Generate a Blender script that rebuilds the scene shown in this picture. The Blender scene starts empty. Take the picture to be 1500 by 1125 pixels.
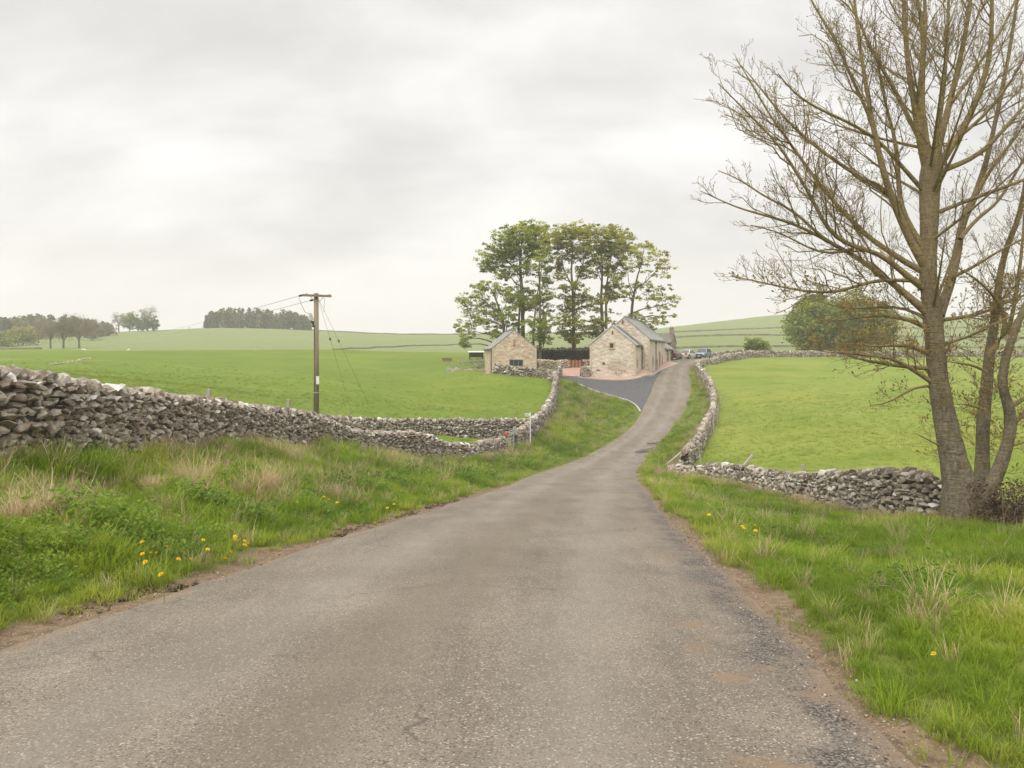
import bpy, bmesh, math, random
import numpy as np
from mathutils import Vector, Matrix

# ------------------------------------------------------------------ camera, sky, sun, exposure
SC = bpy.context.scene
COL = SC.collection
F = 1168.0            # focal length in pixels of the 1500 px wide photograph
VH = 520.0            # row of the eye-level line
E = 1.5               # eye height above the road at the camera
cam_d = bpy.data.cameras.new('camera')
cam_d.sensor_width = 36.0
cam_d.lens = 36.0 * F / 1500.0
cam_d.shift_y = -(562.5 - VH) / 1500.0
cam_d.clip_end = 4000
cam_d.clip_start = 0.05
cam = bpy.data.objects.new('camera', cam_d)
cam.location = (0, 0, E)
cam.rotation_euler = (math.radians(90), 0, 0)
COL.objects.link(cam)
SC.camera = cam

SC.view_settings.view_transform = 'Standard'
SC.view_settings.look = 'None'
SC.view_settings.exposure = 0.76
SC.view_settings.gamma = 1.0
SC.view_settings.use_curve_mapping = False
SC.cycles.max_bounces = 8
SC.cycles.volume_bounces = 1
SC.cycles.use_denoising = True
SUN_EL, SUN_ROT = math.radians(52), math.radians(215)


class G:
    """small node-building helper"""
    def __init__(self, nt):
        self.nt = nt
        nt.nodes.clear()

    def n(self, kind, props=None, **inp):
        nd = self.nt.nodes.new(kind)
        for k, v in (props or {}).items():
            setattr(nd, k, v)
        for k, v in inp.items():
            self.put(nd.inputs[k.replace('_', ' ')] if k.replace('_', ' ') in nd.inputs else nd.inputs[k], v)
        return nd

    def put(self, sock, v):
        if isinstance(v, bpy.types.NodeSocket):
            self.nt.links.new(v, sock)
        elif isinstance(v, bpy.types.Node):
            self.nt.links.new(v.outputs[0], sock)
        else:
            if sock.type == 'RGBA' and not hasattr(v, '__len__'):
                v = (v, v, v, 1)
            elif sock.type == 'RGBA' and len(v) == 3:
                v = (*v, 1)
            sock.default_value = v

    def m(self, op, a, b=None, c=None, clamp=False):
        nd = self.nt.nodes.new('ShaderNodeMath')
        nd.operation = op
        nd.use_clamp = clamp
        self.put(nd.inputs[0], a)
        if b is not None:
            self.put(nd.inputs[1], b)
        if c is not None:
            self.put(nd.inputs[2], c)
        return nd.outputs[0]

    def vm(self, op, a, b=None):
        nd = self.nt.nodes.new('ShaderNodeVectorMath')
        nd.operation = op
        self.put(nd.inputs[0], a)
        if b is not None:
            self.put(nd.inputs['Scale'] if op == 'SCALE' else nd.inputs[1], b)
        return nd.outputs[0]

    def mix(self, fac, a, b, mode='MIX'):
        nd = self.nt.nodes.new('ShaderNodeMix')
        nd.data_type = 'RGBA'
        nd.blend_type = mode
        nd.clamp_factor = True
        self.put(nd.inputs[0], fac)
        self.put(nd.inputs[6], a)
        self.put(nd.inputs[7], b)
        return nd.outputs[2]

    def rng(self, v, a, b, c=0.0, d=1.0, smooth=False):
        nd = self.nt.nodes.new('ShaderNodeMapRange')
        if smooth:
            nd.interpolation_type = 'SMOOTHSTEP'
        self.put(nd.inputs[0], v)
        for i, x in enumerate((a, b, c, d)):
            self.put(nd.inputs[i + 1], x)
        return nd.outputs[0]

    def noise(self, vec, scale, detail=3, rough=0.55, dist=0.0):
        return self.n('ShaderNodeTexNoise', Vector=vec, Scale=scale, Detail=detail, Roughness=rough, Distortion=dist).outputs[0]

    def attr(self, name, kind='GEOMETRY', out='Fac'):
        return self.n('ShaderNodeAttribute', {'attribute_name': name, 'attribute_type': kind}).outputs[out]

    def pos(self):
        return self.n('ShaderNodeNewGeometry').outputs['Position']

    def scalev(self, vec, s):
        return self.n('ShaderNodeMapping', {}, Vector=vec, Scale=s).outputs[0]

    def bump(self, h, strength=0.5, dist=0.02):
        return self.n('ShaderNodeBump', Height=h, Strength=strength, Distance=dist).outputs[0]


wd = bpy.data.worlds.new('World')
SC.world = wd
wd.use_nodes = True
g = G(wd.node_tree)
gen = g.n('ShaderNodeTexCoord').outputs['Generated']
sep = g.n('ShaderNodeSeparateXYZ', Vector=gen)
zc = g.m('MAXIMUM', sep.outputs[2], 0.0)
# a layer of stratus seen from below: features shrink and flatten towards the horizon
den = g.m('ADD', zc, 0.62)
cx = g.m('DIVIDE', sep.outputs[0], den)
cy = g.m('DIVIDE', sep.outputs[1], den)
cv = g.n('ShaderNodeCombineXYZ', X=cx, Y=cy, Z=0.0).outputs[0]
c1 = g.noise(g.scalev(cv, (1.3, 2.6, 1)), 1.0, 3, 0.5, 0.2)
c2 = g.noise(g.scalev(g.vm('ADD', cv, (3.1, 1.7, 0.4)), (1.9, 3.4, 1)), 1.6, 7, 0.58, 0.25)
cl = g.m('ADD', g.m('MULTIPLY', c1, 0.62), g.m('MULTIPLY', c2, 0.38))
clf = g.rng(cl, 0.36, 0.64, 0.0, 1.0, True)
rad = g.rng(clf, 0, 1, 0.435, 0.665)
# evening out towards the horizon, brighter overhead as a closed overcast is
hz = g.rng(zc, 0.0, 0.16, 0.0, 1.0, True)
rad = g.m('ADD', g.m('MULTIPLY', rad, hz), g.m('MULTIPLY', 0.58, g.m('SUBTRACT', 1.0, hz)))
rad = g.m('MULTIPLY', rad, g.rng(zc, 0.40, 1.0, 1.0, 2.6, True))
tint = g.mix(g.rng(zc, 0.0, 0.25), (1.0, 0.95, 0.92), (1.0, 0.97, 0.955))
colr = g.n('ShaderNodeVectorMath', {'operation': 'SCALE'})
g.put(colr.inputs[0], tint)
g.put(colr.inputs['Scale'], rad)
sky = g.n('ShaderNodeTexSky', {'sky_type': 'NISHITA', 'sun_disc': False, 'sun_elevation': SUN_EL, 'sun_rotation': SUN_ROT})
b1 = g.n('ShaderNodeBackground', Color=colr.outputs[0], Strength=1.0)
b2 = g.n('ShaderNodeBackground', Color=sky.outputs[0], Strength=0.1)
mx = g.n('ShaderNodeMixShader', Fac=0.04)
g.put(mx.inputs[1], b1.outputs[0])
g.put(mx.inputs[2], b2.outputs[0])
g.n('ShaderNodeOutputWorld', Surface=mx.outputs[0])

sun_d = bpy.data.lights.new('sun', 'SUN')
sun_d.energy = 1.5
sun_d.angle = math.radians(30)
sun_d.color = (1.0, 0.955, 0.89)
sun = bpy.data.objects.new('sun', sun_d)
# Nishita rotation is measured clockwise from +Y
sdir = Vector((math.sin(SUN_ROT) * math.cos(SUN_EL), math.cos(SUN_ROT) * math.cos(SUN_EL), math.sin(SUN_EL)))
sun.rotation_euler = sdir.to_track_quat('Z', 'Y').to_euler()
sun.location = (0, -20, 60)
COL.objects.link(sun)

rs = np.random.RandomState(7)
random.seed(7)


# ------------------------------------------------------------------ small helpers
def W(u, v, d):
    """world point seen at pixel (u,v) of the photograph at distance d along the view axis"""
    return np.array([(u - 750.0) * d / F, d, E - (v - VH) * d / F])


def mkmesh(name, V, faces, attrs=None, smooth=False):
    """faces: list of index arrays, each (n,k)"""
    me = bpy.data.meshes.new(name)
    V = np.asarray(V, dtype=np.float32).reshape(-1, 3)
    me.vertices.add(len(V))
    me.vertices.foreach_set('co', V.ravel())
    fl = [np.asarray(f, dtype=np.int32) for f in faces if len(f)]
    if fl:
        tot = np.concatenate([np.full(len(f), f.shape[1], dtype=np.int32) for f in fl])
        idx = np.concatenate([f.ravel() for f in fl])
        st = np.concatenate([[0], np.cumsum(tot)[:-1]]).astype(np.int32)
        me.loops.add(len(idx))
        me.loops.foreach_set('vertex_index', idx)
        me.polygons.add(len(tot))
        me.polygons.foreach_set('loop_start', st)
        me.polygons.foreach_set('loop_total', tot)
        if smooth:
            me.polygons.foreach_set('use_smooth', np.ones(len(tot), dtype=bool))
    for k, a in (attrs or {}).items():
        a = np.asarray(a, dtype=np.float32)
        if a.ndim == 1:
            at = me.attributes.new(k, 'FLOAT', 'POINT')
            at.data.foreach_set('value', a)
        else:
            at = me.attributes.new(k, 'FLOAT_VECTOR', 'POINT')
            at.data.foreach_set('vector', a.ravel())
    me.update(calc_edges=True)
    me.validate()
    if not smooth:
        me.shade_flat()
    return me


def tag(o, label=None, cat=None, group=None, kind=None):
    if label:
        o['label'] = label
    if cat:
        o['category'] = cat
    if group:
        o['group'] = group
    if kind:
        o['kind'] = kind
    return o


def link(name, me, mat=None, parent=None, loc=None, rot=None, scale=None):
    o = bpy.data.objects.new(name, me)
    COL.objects.link(o)
    if mat is not None and me is not None and len(me.materials) == 0:
        me.materials.append(mat)
    if parent is not None:
        o.parent = parent
    if loc is not None:
        o.location = loc
    if rot is not None:
        o.rotation_euler = rot
    if scale is not None:
        o.scale = scale
    return o


def empty(name, loc, rz=0.0, label=None, cat=None, group=None):
    o = bpy.data.objects.new(name, None)
    o.empty_display_size = 0.2
    COL.objects.link(o)
    o.location = loc
    o.rotation_euler = (0, 0, rz)
    return tag(o, label, cat, group, 'thing' if label else None)


class MB:
    """collects simple solids into one mesh"""
    def __init__(self):
        self.V = []
        self.Fq = []
        self.n = 0

    def raw(self, V, faces):
        V = [tuple(map(float, v)) for v in V]
        for f in faces:
            self.Fq.append([i + self.n for i in f])
        self.V += V
        self.n += len(V)
        return self

    def box(self, c, s, rz=0.0, M=None):
        x, y, z = s[0] / 2, s[1] / 2, s[2] / 2
        P = [Vector(p) for p in ((-x, -y, -z), (x, -y, -z), (x, y, -z), (-x, y, -z), (-x, -y, z), (x, -y, z), (x, y, z), (-x, y, z))]
        R = M if M is not None else Matrix.Rotation(rz, 3, 'Z')
        P = [R @ p + Vector(c) for p in P]
        return self.raw(P, [(0, 3, 2, 1), (4, 5, 6, 7), (0, 1, 5, 4), (1, 2, 6, 5), (2, 3, 7, 6), (3, 0, 4, 7)])

    def bar(self, a, b, r, k=8, r2=None):
        a, b = Vector(a), Vector(b)
        d = (b - a).normalized()
        p = d.orthogonal().normalized()
        q = d.cross(p)
        r2 = r if r2 is None else r2
        V = []
        for c, rr in ((a, r), (b, r2)):
            for i in range(k):
                t = 2 * math.pi * i / k
                V.append(c + p * math.cos(t) * rr + q * math.sin(t) * rr)
        Fs = [(i, (i + 1) % k, k + (i + 1) % k, k + i) for i in range(k)]
        Fs += [tuple(range(k - 1, -1, -1)), tuple(range(k, 2 * k))]
        return self.raw(V, Fs)

    def beam(self, a, b, w, h):
        """rectangular bar from a to b, w wide sideways and h high"""
        a, b = Vector(a), Vector(b)
        d = b - a
        L = d.length
        d.normalize()
        side = d.cross(Vector((0, 0, 1)))
        if side.length < 1e-3:
            side = Vector((1, 0, 0))
        side.normalize()
        up = side.cross(d)
        R = Matrix((side, d, up)).transposed()
        return self.box((a + b) / 2, (w, L, h), M=R)

    def prism(self, poly, h0, h1, axis='z'):
        """polygon (2D list) extruded from h0 to h1 along an axis"""
        n = len(poly)
        def mk(p, h):
            if axis == 'z':
                return (p[0], p[1], h)
            if axis == 'y':
                return (p[0], h, p[1])
            return (h, p[0], p[1])
        V = [mk(p, h0) for p in poly] + [mk(p, h1) for p in poly]
        Fs = [tuple(range(n - 1, -1, -1)), tuple(range(n, 2 * n))] + [(i, (i + 1) % n, n + (i + 1) % n, n + i) for i in range(n)]
        return self.raw(V, Fs)

    def build(self, name, mat, parent=None, loc=None, rot=None, bevel=0.0, smooth=False):
        me = bpy.data.meshes.new(name)
        me.from_pydata(self.V, [], self.Fq)
        bm = bmesh.new()
        bm.from_mesh(me)
        bmesh.ops.recalc_face_normals(bm, faces=bm.faces)
        if bevel:
            bmesh.ops.bevel(bm, geom=list(bm.edges), offset=bevel, segments=1, affect='EDGES', clamp_overlap=True)
        if smooth:
            for f in bm.faces:
                f.smooth = True
        bm.to_mesh(me)
        bm.free()
        return link(name, me, mat, parent, loc, rot)


def hash2(ix, iy, seed):
    h = (ix.astype(np.int64) * 374761393 + iy.astype(np.int64) * 668265263 + seed * 1442695041) & 0xffffffff
    h = ((h ^ (h >> 13)) * 1274126177) & 0xffffffff
    return ((h ^ (h >> 16)) & 0xffffff) / float(0xffffff)


def vnoise(x, y, seed=0):
    ix, iy = np.floor(x), np.floor(y)
    fx, fy = x - ix, y - iy
    fx = fx * fx * (3 - 2 * fx)
    fy = fy * fy * (3 - 2 * fy)
    a, b = hash2(ix, iy, seed), hash2(ix + 1, iy, seed)
    c, d = hash2(ix, iy + 1, seed), hash2(ix + 1, iy + 1, seed)
    return (a * (1 - fx) + b * fx) * (1 - fy) + (c * (1 - fx) + d * fx) * fy - 0.5


def fbm(x, y, seed=0, oct=3):
    s, a = 0.0, 1.0
    for i in range(oct):
        s = s + a * vnoise(x * 2 ** i, y * 2 ** i, seed + i)
        a *= 0.5
    return s


def sstep(a, b, x):
    t = np.clip((x - a) / (b - a), 0, 1)
    return t * t * (3 - 2 * t)


# ------------------------------------------------------------------ the lie of the land
ROAD = np.array([  # depth, left edge column, right edge column, height against the eye
    (-40, None, None, 3.2), (-20, None, None, 0.86), (0, None, None, -1.5), (3.75, None, 1330, -1.942), (6, 0, 1171, -2.208), (9.1, 300, 1080, -2.574),
    (14, 510, 1003, -3.15), (19, 620, 972, -3.74), (28.3, 720, 950, -4.83), (34, 750, 939, -5.5), (40, 766, 933, -6.2),
    (46, 796, 935, -6.72), (52, 838, 940, -7.0), (58, 871, 952, -7.05), (65, 904, 971, -6.85), (72, 929, 988, -6.25),
    (77, 938, 1001, -5.65), (86, 952, 1012, -4.15), (92, 958, 1010, -3.15), (100, 967, 1009, -2.16), (105, 973, 1010, -1.65),
    (110, 979, 1017, -1.2), (116, 982, 1030, -0.88), (122, 984, 1043, -0.63), (130, 985, 1060, -0.5), (136, 985, 1072, -0.5)], dtype=object)
_rd = np.array([r[0] for r in ROAD], float)
_rl = np.array([(-3.9 if r[1] is None else (r[1] - 750) * r[0] / F) for r in ROAD], float)
_rr = np.array([((1.75 if r[0] < 3 else 1.86) if r[2] is None else (r[2] - 750) * r[0] / F) for r in ROAD], float)
_rz = np.array([r[3] for r in ROAD], float)
_gd = np.arange(-40, 136.01, 0.25)


def _sm(a, w):
    k = np.exp(-0.5 * (np.arange(-3 * w, 3 * w + 1) / w) ** 2)
    k /= k.sum()
    return np.convolve(np.pad(a, 3 * w, mode='edge'), k, mode='valid')


GL = _sm(np.interp(_gd, _rd, _rl), 5)
GR = _sm(np.interp(_gd, _rd, _rr), 5)
GZ = _sm(np.interp(_gd, _rd, _rz), 7) + E
_cs = np.cos(np.arctan(np.gradient((GL + GR) / 2, _gd)))


def road_t(X, Y):
    """row-wise road frame: -1 at the left edge, 1 at the right edge; metres outside the edge; road height"""
    yl, yr = np.interp(Y, _gd, GL), np.interp(Y, _gd, GR)
    c, h = (yl + yr) / 2, (yr - yl) / 2
    t = (X - c) / h
    out = (np.abs(X - c) - h) * np.interp(Y, _gd, _cs)
    out = np.maximum(out, Y - 136)
    return t, out, np.interp(Y, _gd, GZ)


# walls as paths: column, row of the foot, distance, height
WALL_A = [(-420, 690, 9.6, 1.42), (-200, 680, 11, 1.42), (0, 668, 12.5, 1.41), (70, 663, 13.6, 1.36), (153, 656, 15.6, 1.27), (220, 650, 18, 1.22), (300, 645, 21.5, 1.16),
          (350, 647, 24, 1.2), (400, 650, 27, 1.24), (440, 651, 29.2, 1.23), (467, 652, 31, 1.16), (493, 659, 33.2, 1.12), (515, 665, 35, 1.08), (547, 669, 37, 1.16),
          (568, 671, 38.5, 1.34), (600, 670, 40.3, 1.42), (620, 670, 41.3, 1.32), (645, 672, 43, 1.08), (661, 673, 44, 0.86), (691, 670, 47, 0.84), (722, 664, 50.5, 0.92), (738, 659, 52.5, 0.95)]
WALL_B = [(753, 653, 55, 1.08), (768, 645, 58, 1.2), (783, 634, 60.5, 1.22), (793, 626, 63, 1.18), (802, 613, 67, 1.25), (808, 595, 72, 1.26), (812, 578, 77.5, 1.22), (815, 565, 82, 1.15),
          (812, 559, 84, 1.1), (803, 556, 84.8, 1.05), (780, 553, 85, 1.0), (750, 550.5, 85.2, 1.02), (724, 548, 85.6, 1.02)]
WALL_X = [(462, 634, 47, 1.05), (520, 635, 51, 1.15), (600, 637, 54, 1.27), (700, 640, 57, 1.38), (745, 638, 58.7, 1.32), (776, 634, 60, 1.15)]
WALL_C = [(981, 690, 43, 0.42), (1000, 692, 41.8, 0.5), (1030, 698, 39.5, 0.68), (1060, 703, 37.3, 0.8), (1100, 710, 34.4, 0.78), (1120, 715, 33, 0.8), (1171, 728, 29.5, 0.85), (1198, 733, 28, 0.95), (1221, 738, 26.8, 1.1),
          (1272, 750, 24.5, 1.36), (1323, 755, 22.5, 1.35), (1386, 763, 20.8, 1.28), (1408, 764, 20.9, 0.95), (1440, 764, 20.7, 0.5), (1500, 769, 20.0, 0.42), (1600, 778, 18.6, 0.7), (1800, 808, 15.2, 1.25), (2100, 830, 13.5, 1.25)]
WALL_D = [(1003, 684, 42.6, 0.95), (1014, 670, 46, 1.05), (1026, 656, 50.5, 1.1), (1034, 640, 56.5, 1.12), (1040, 625, 63, 1.15), (1045, 606, 70, 1.18), (1046, 592, 77, 1.2), (1043, 578, 85, 1.22), (1035, 565, 93, 1.2),
          (1026, 552, 100, 1.12), (1019.5, 541, 106, 0.95), (1026, 537, 109.5, 0.85), (1040, 534, 113, 0.88), (1067, 529.5, 118, 1.05), (1099, 524, 127, 1.12), (1130, 523, 131, 1.05), (1210, 523, 135, 1.02), (1320, 523, 138, 1.02), (1460, 523, 141, 1.02), (1700, 524, 147, 1.05)]
WALL_E = [(988, 519, 134, 1.0), (1030, 518.5, 135.5, 1.0), (1060, 518, 137, 1.0), (1094, 517.5, 139, 0.95)]

CP = []


def cp(u, v, d):
    CP.append(W(u, v, d))


for P in (WALL_A, WALL_B, WALL_X, WALL_C, WALL_D):
    for u, v, d, h in P:
        if -300 < u < 1850:
            cp(u, v, d)
for Y in list(range(-36, 34, 6)) + list(range(34, 134, 7)):
    l, r, z = np.interp(Y, _gd, GL), np.interp(Y, _gd, GR), np.interp(Y, _gd, GZ)
    CP.append(np.array([l - .2, Y, z]))
    CP.append(np.array([r + .2, Y, z]))
for X, Y, z in [(-14, -30, 4.6), (14, -30, 4.2), (-7.5, -14, 2.9), (-7, -6, 2.0), (-7.5, 0, 1.5), (-6.5, 5, 0.8), (-40, -30, 6), (40, -30, 5.5), (-14, 0, 1.9), (-16, 10, 0.6),
                (6, -10, 1.2), (6, 0, 0.0), (12, 0, 0.0), (25, 0, -.3), (40, 10, -1.6), (60, 30, -2.6)]:
    CP.append(np.array([X, Y, z]))
for q in [(0, 760, 9.3), (120, 745, 11.5), (260, 712, 15.5), (420, 690, 21.5), (540, 690, 27), (640, 692, 34), (730, 676, 44),        # left verge
          (1320, 900, 6.6), (1500, 900, 7), (1500, 800, 14), (1250, 775, 20), (1080, 745, 26), (1010, 722, 33), (975, 700, 41), (1400, 830, 12), (1250, 830, 12), (1900, 880, 9),  # right verge
          (985, 655, 55), (1005, 632, 62), (1020, 605, 72), (1020, 580, 85), (1014, 556, 98),
          (840, 640, 63), (830, 610, 72), (880, 600, 80), (840, 575, 86),                                                            # grass island below the barn
          (600, 640, 46), (680, 643, 50), (720, 645, 55),                                                                            # strip between the walls
          # left field
          (480, 612, 55), (600, 602, 66), (700, 598, 72), (780, 585, 77), (600, 570, 84), (700, 562, 82), (600, 541, 106), (690, 533, 106), (480, 590, 62), (480, 560, 78), (480, 535, 102), (480, 522, 120),
          (300, 583, 48), (300, 562, 66), (300, 540, 88), (300, 524, 112), (100, 575, 30), (100, 552, 52), (100, 532, 84), (100, 522, 106), (0, 540, 60), (0, 524, 102), (-250, 540, 60), (-250, 522, 105), (-200, 600, 25),
          (-250, 514.5, 132), (0, 513.5, 134), (150, 513, 134), (300, 513, 134), (480, 513.5, 134), (560, 515, 134), (640, 517, 134), (700, 517, 134), (800, 521, 125),
          # right field
          (1200, 660, 42), (1350, 680, 36), (1200, 625, 53), (1450, 640, 48), (1200, 592, 68), (1400, 596, 66), (1200, 560, 90), (1400, 556, 92), (1250, 536, 117), (1450, 534, 118),
          (1100, 668, 45), (1080, 635, 56), (1090, 600, 70), (1090, 570, 86), (1075, 545, 104), (1650, 600, 60), (1650, 545, 105),
          # barns and yard
          (864, 553.5, 93.6), (931, 553.5, 92), (951, 544, 96.5), (985, 532, 121), (711, 545, 95), (722, 547, 89), (786, 541, 90), (836, 553.5, 90), (836, 541, 99), (786, 538.5, 99), (862, 538, 104), (800, 530, 108), (900, 528, 110),
          (1100, 519, 140), (1250, 519, 146), (1450, 519, 152),
          # beyond
          (-300, 519, 160), (0, 521, 165), (300, 522, 170), (600, 521, 170), (-300, 512, 205), (0, 513.5, 210), (300, 514, 215), (600, 515, 212), (800, 513, 205), (1000, 512, 178), (1150, 511, 185), (1400, 512, 190),
          (-300, 507, 260), (20, 508, 250), (150, 503, 270), (300, 500, 290), (450, 499, 300), (600, 503, 300), (700, 506, 290), (860, 504, 280), (1000, 495, 250), (1150, 493, 250), (1400, 498, 250),
          (-300, 500, 330), (0, 500, 330), (100, 491, 350), (230, 484, 380), (300, 481, 400), (400, 481.5, 405), (480, 485.5, 400), (560, 489.5, 400), (680, 490.5, 400), (800, 489, 400), (900, 486, 400), (1000, 481.5, 410),
          (1060, 471, 440), (1120, 463, 455), (1160, 459.5, 460), (1250, 459, 465), (1350, 466, 460), (1500, 473, 450), (1750, 478, 440), (1000, 487, 330), (1150, 482, 330), (1400, 486, 330),
          (-300, 498, 420)]:
    cp(*q)
for u in (-350, 0, 300, 600, 900, 1200, 1500, 1850):
    zt = {1200: 8, 1500: 6, 900: 4}.get(u, 3)
    CP.append(np.array([(u - 750) * 640 / F, 640, zt - 8.0]))
    CP.append(np.array([(u - 750) * 900 / F, 900, zt - 16.0]))
CP = np.array(CP)
# drop near-duplicates so that the system stays well behaved
keep = []
for i, p in enumerate(CP):
    if all(np.hypot(*(p[:2] - CP[j][:2])) > 0.8 for j in keep):
        keep.append(i)
CP = CP[keep]


def _phi(r2):
    return np.where(r2 > 1e-9, 0.5 * r2 * np.log(np.maximum(r2, 1e-9)), 0)


_P = CP[:, :2] / 100.0
_K = _phi(((_P[:, None] - _P[None]) ** 2).sum(-1)) + np.eye(len(_P)) * 2e-5
_Q = np.c_[np.ones(len(_P)), _P]
_S = np.linalg.solve(np.block([[_K, _Q], [_Q.T, np.zeros((3, 3))]]), np.r_[CP[:, 2], 0, 0, 0])


def tps(X, Y):
    X, Y = np.asarray(X, float), np.asarray(Y, float)
    sh = X.shape
    p = np.c_[X.ravel(), Y.ravel()] / 100.0
    out = np.empty(len(p))
    for i in range(0, len(p), 20000):
        q = p[i:i + 20000]
        k = _phi(((q[:, None] - _P[None]) ** 2).sum(-1))
        out[i:i + 20000] = k @ _S[:-3] + _S[-3] + q @ _S[-2:]
    return out.reshape(sh)


def Hground(X, Y):
    X, Y = np.asarray(X, float), np.asarray(Y, float)
    t, out, rz = road_t(X, Y)
    z = tps(X, Y)
    far = sstep(0.6, 3.0, out)
    near = np.exp(-np.maximum(Y, 0) / 60)
    z = z + far * (0.10 * fbm(X * 0.9, Y * 0.9, 3, 2) * near + 0.30 * fbm(X / 9, Y / 9, 11, 2) * sstep(20, 60, Y))
    w = 1 - sstep(0.05, 1.5, out)
    return z * (1 - w) + rz * w


def Hat(x, y):
    return float(Hground(np.array([x]), np.array([y]))[0])


def ground_at(u, v, dmin=3.0, dmax=600.0):
    """where the sight line through pixel (u,v) meets the ground"""
    d = np.geomspace(dmin, dmax, 900)
    X, Z = (u - 750) * d / F, E - (v - VH) * d / F
    hit = np.nonzero(Hground(X, d) > Z)[0]
    i = hit[0] if len(hit) else len(d) - 1
    return np.array([X[i], d[i], Hat(X[i], d[i])])


def poly_in(poly, X, Y):
    ins = np.zeros(X.shape, bool)
    n = len(poly)
    for i in range(n):
        x1, y1 = poly[i]
        x2, y2 = poly[(i + 1) % n]
        if y1 == y2:
            continue
        c = ((y1 > Y) != (y2 > Y)) & (X < (x2 - x1) * (Y - y1) / (y2 - y1) + x1)
        ins ^= c
    return ins


def w2(path):
    return [((u - 750) * d / F, d) for u, v, d, *_ in path]


_el = [(float(np.interp(y, _gd, GL)), y) for y in np.arange(-3, 92, 1.0)]
_er = [(float(np.interp(y, _gd, GR)), y) for y in np.arange(-3, 108, 1.0)]
POLY_L = w2(WALL_A) + w2(WALL_B)[:9] + [(7.5, 90)] + _el[::-1] + [(-9, -3)]
POLY_R = w2(WALL_C)[::-1] + w2(WALL_D)[:11] + _er[::-1] + [(20, -3)]

# terrain sheet: one grid, finer near the viewer
def spaced(a, b, s0, growth):
    out = [a]
    s = s0
    while out[-1] < b:
        out.append(out[-1] + s)
        s *= growth
    return out


gx = np.array(sorted(set([-x for x in spaced(14, 620, 0.3, 1.05)] + list(np.arange(-13.8, 17.9, 0.22)) + spaced(18, 700, 0.3, 1.05))))
gy = np.array(sorted(set([-y for y in spaced(2, 60, 0.4, 1.12)] + list(np.arange(-1.8, 46, 0.22)) + list(np.arange(46, 115, 0.42)) + spaced(115, 900, 0.5, 1.035))))
XX, YY = np.meshgrid(gx, gy)
ZZ = Hground(XX, YY)
tt, oo, rz_ = road_t(XX, YY)
ZZ = np.where(oo < -0.25, ZZ - 0.09, ZZ)
ZZ = np.where(oo < -0.02, ZZ - 0.03, ZZ)
verge = (poly_in(POLY_L, XX, YY) | poly_in(POLY_R, XX, YY)).astype(float)
mud_l = (tt < 0) * (1 - sstep(0.15, 0.95 + 0.7 * fbm(XX * 0.7, YY * 0.7, 5, 2), oo)) * (1 - sstep(24, 40, YY) * 0.6)
mud_r = (tt > 0) * (1 - sstep(0.12, 0.48 + 0.5 * fbm(XX * 0.8, YY * 0.8, 9, 2), oo)) * (1 - sstep(30, 60, YY) * 0.6)
mud = np.clip(mud_l + mud_r, 0, 1)
# small cut in the left bank where the turf has slumped
ZZ = ZZ - 0.09 * mud * (oo > 0.1) * (oo < 1.2) * (0.5 + fbm(XX * 2.5, YY * 2.5, 21, 2))


def grid_mesh(name, X, Y, Z, attrs):
    ny, nx = X.shape
    i = np.arange(ny * nx).reshape(ny, nx)
    Fq = np.stack([i[:-1, :-1], i[:-1, 1:], i[1:, 1:], i[1:, :-1]], -1).reshape(-1, 4)
    return mkmesh(name, np.stack([X, Y, Z], -1).reshape(-1, 3), [Fq], {k: v.ravel() for k, v in attrs.items()}, True)


def new_mat(name):
    m = bpy.data.materials.new(name)
    m.use_nodes = True
    return m, G(m.node_tree)


def finish(g, col, rough=0.8, normal=None, spec=0.3, **kw):
    b = g.n('ShaderNodeBsdfPrincipled', **{'Base Color': col, 'Roughness': rough, 'Specular IOR Level': spec})
    for k, v in kw.items():
        g.put(b.inputs[k.replace('_', ' ')], v)
    if normal is not None:
        g.put(b.inputs['Normal'], normal)
    g.n('ShaderNodeOutputMaterial', Surface=b.outputs[0])
    return b


def plain(name, col, rough=0.7, var=0.25, scale=6.0, bump=0.0, metallic=0.0, spec=0.3, stretch=(1, 1, 1)):
    """procedural material: a colour with mottled wear"""
    m, g = new_mat(name)
    p = g.n('ShaderNodeTexCoord').outputs['Object']
    p = g.scalev(p, stretch)
    n1 = g.noise(p, scale, 5, 0.6)
    f = g.rng(n1, 0.3, 0.7, 1 - var, 1 + var)
    c = g.mix(1.0, (*col, 1), f, 'MULTIPLY')
    nb = g.bump(n1, bump, 0.02) if bump else None
    finish(g, c, rough, nb, spec, Metallic=metallic)
    return m


# grassland
m_ground, g = new_mat('grassland')
p = g.pos()
big = g.noise(p, 0.035, 4, 0.6)
mid = g.noise(p, 0.35, 5, 0.62)
fine = g.noise(p, 3.5, 5, 0.7)
tiny = g.noise(p, 28, 3, 0.7)
stripe = g.noise(g.scalev(p, (0.05, 0.55, 0.3)), 1.6, 3, 0.6)
c = g.mix(g.rng(mid, 0.35, 0.68), (0.10, 0.158, 0.010), (0.185, 0.225, 0.024))
c = g.mix(g.m('MULTIPLY', g.rng(big, 0.42, 0.62), 0.55), c, (0.105, 0.20, 0.016))
c = g.mix(g.m('MULTIPLY', g.rng(stripe, 0.47, 0.68), 0.6), c, (0.235, 0.235, 0.060))
c = g.mix(g.m('MULTIPLY', g.rng(g.noise(p, 0.11, 6, 0.7), 0.52, 0.68), 0.5), c, (0.090, 0.128, 0.012))  # dark grass mottling that also paints in the shade of field hollows
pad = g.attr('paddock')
c = g.mix(g.m('MULTIPLY', pad, g.rng(g.noise(p, 0.06, 5, 0.65), 0.38, 0.6, 0.25, 0.8)), c, (0.092, 0.148, 0.010))
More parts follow.
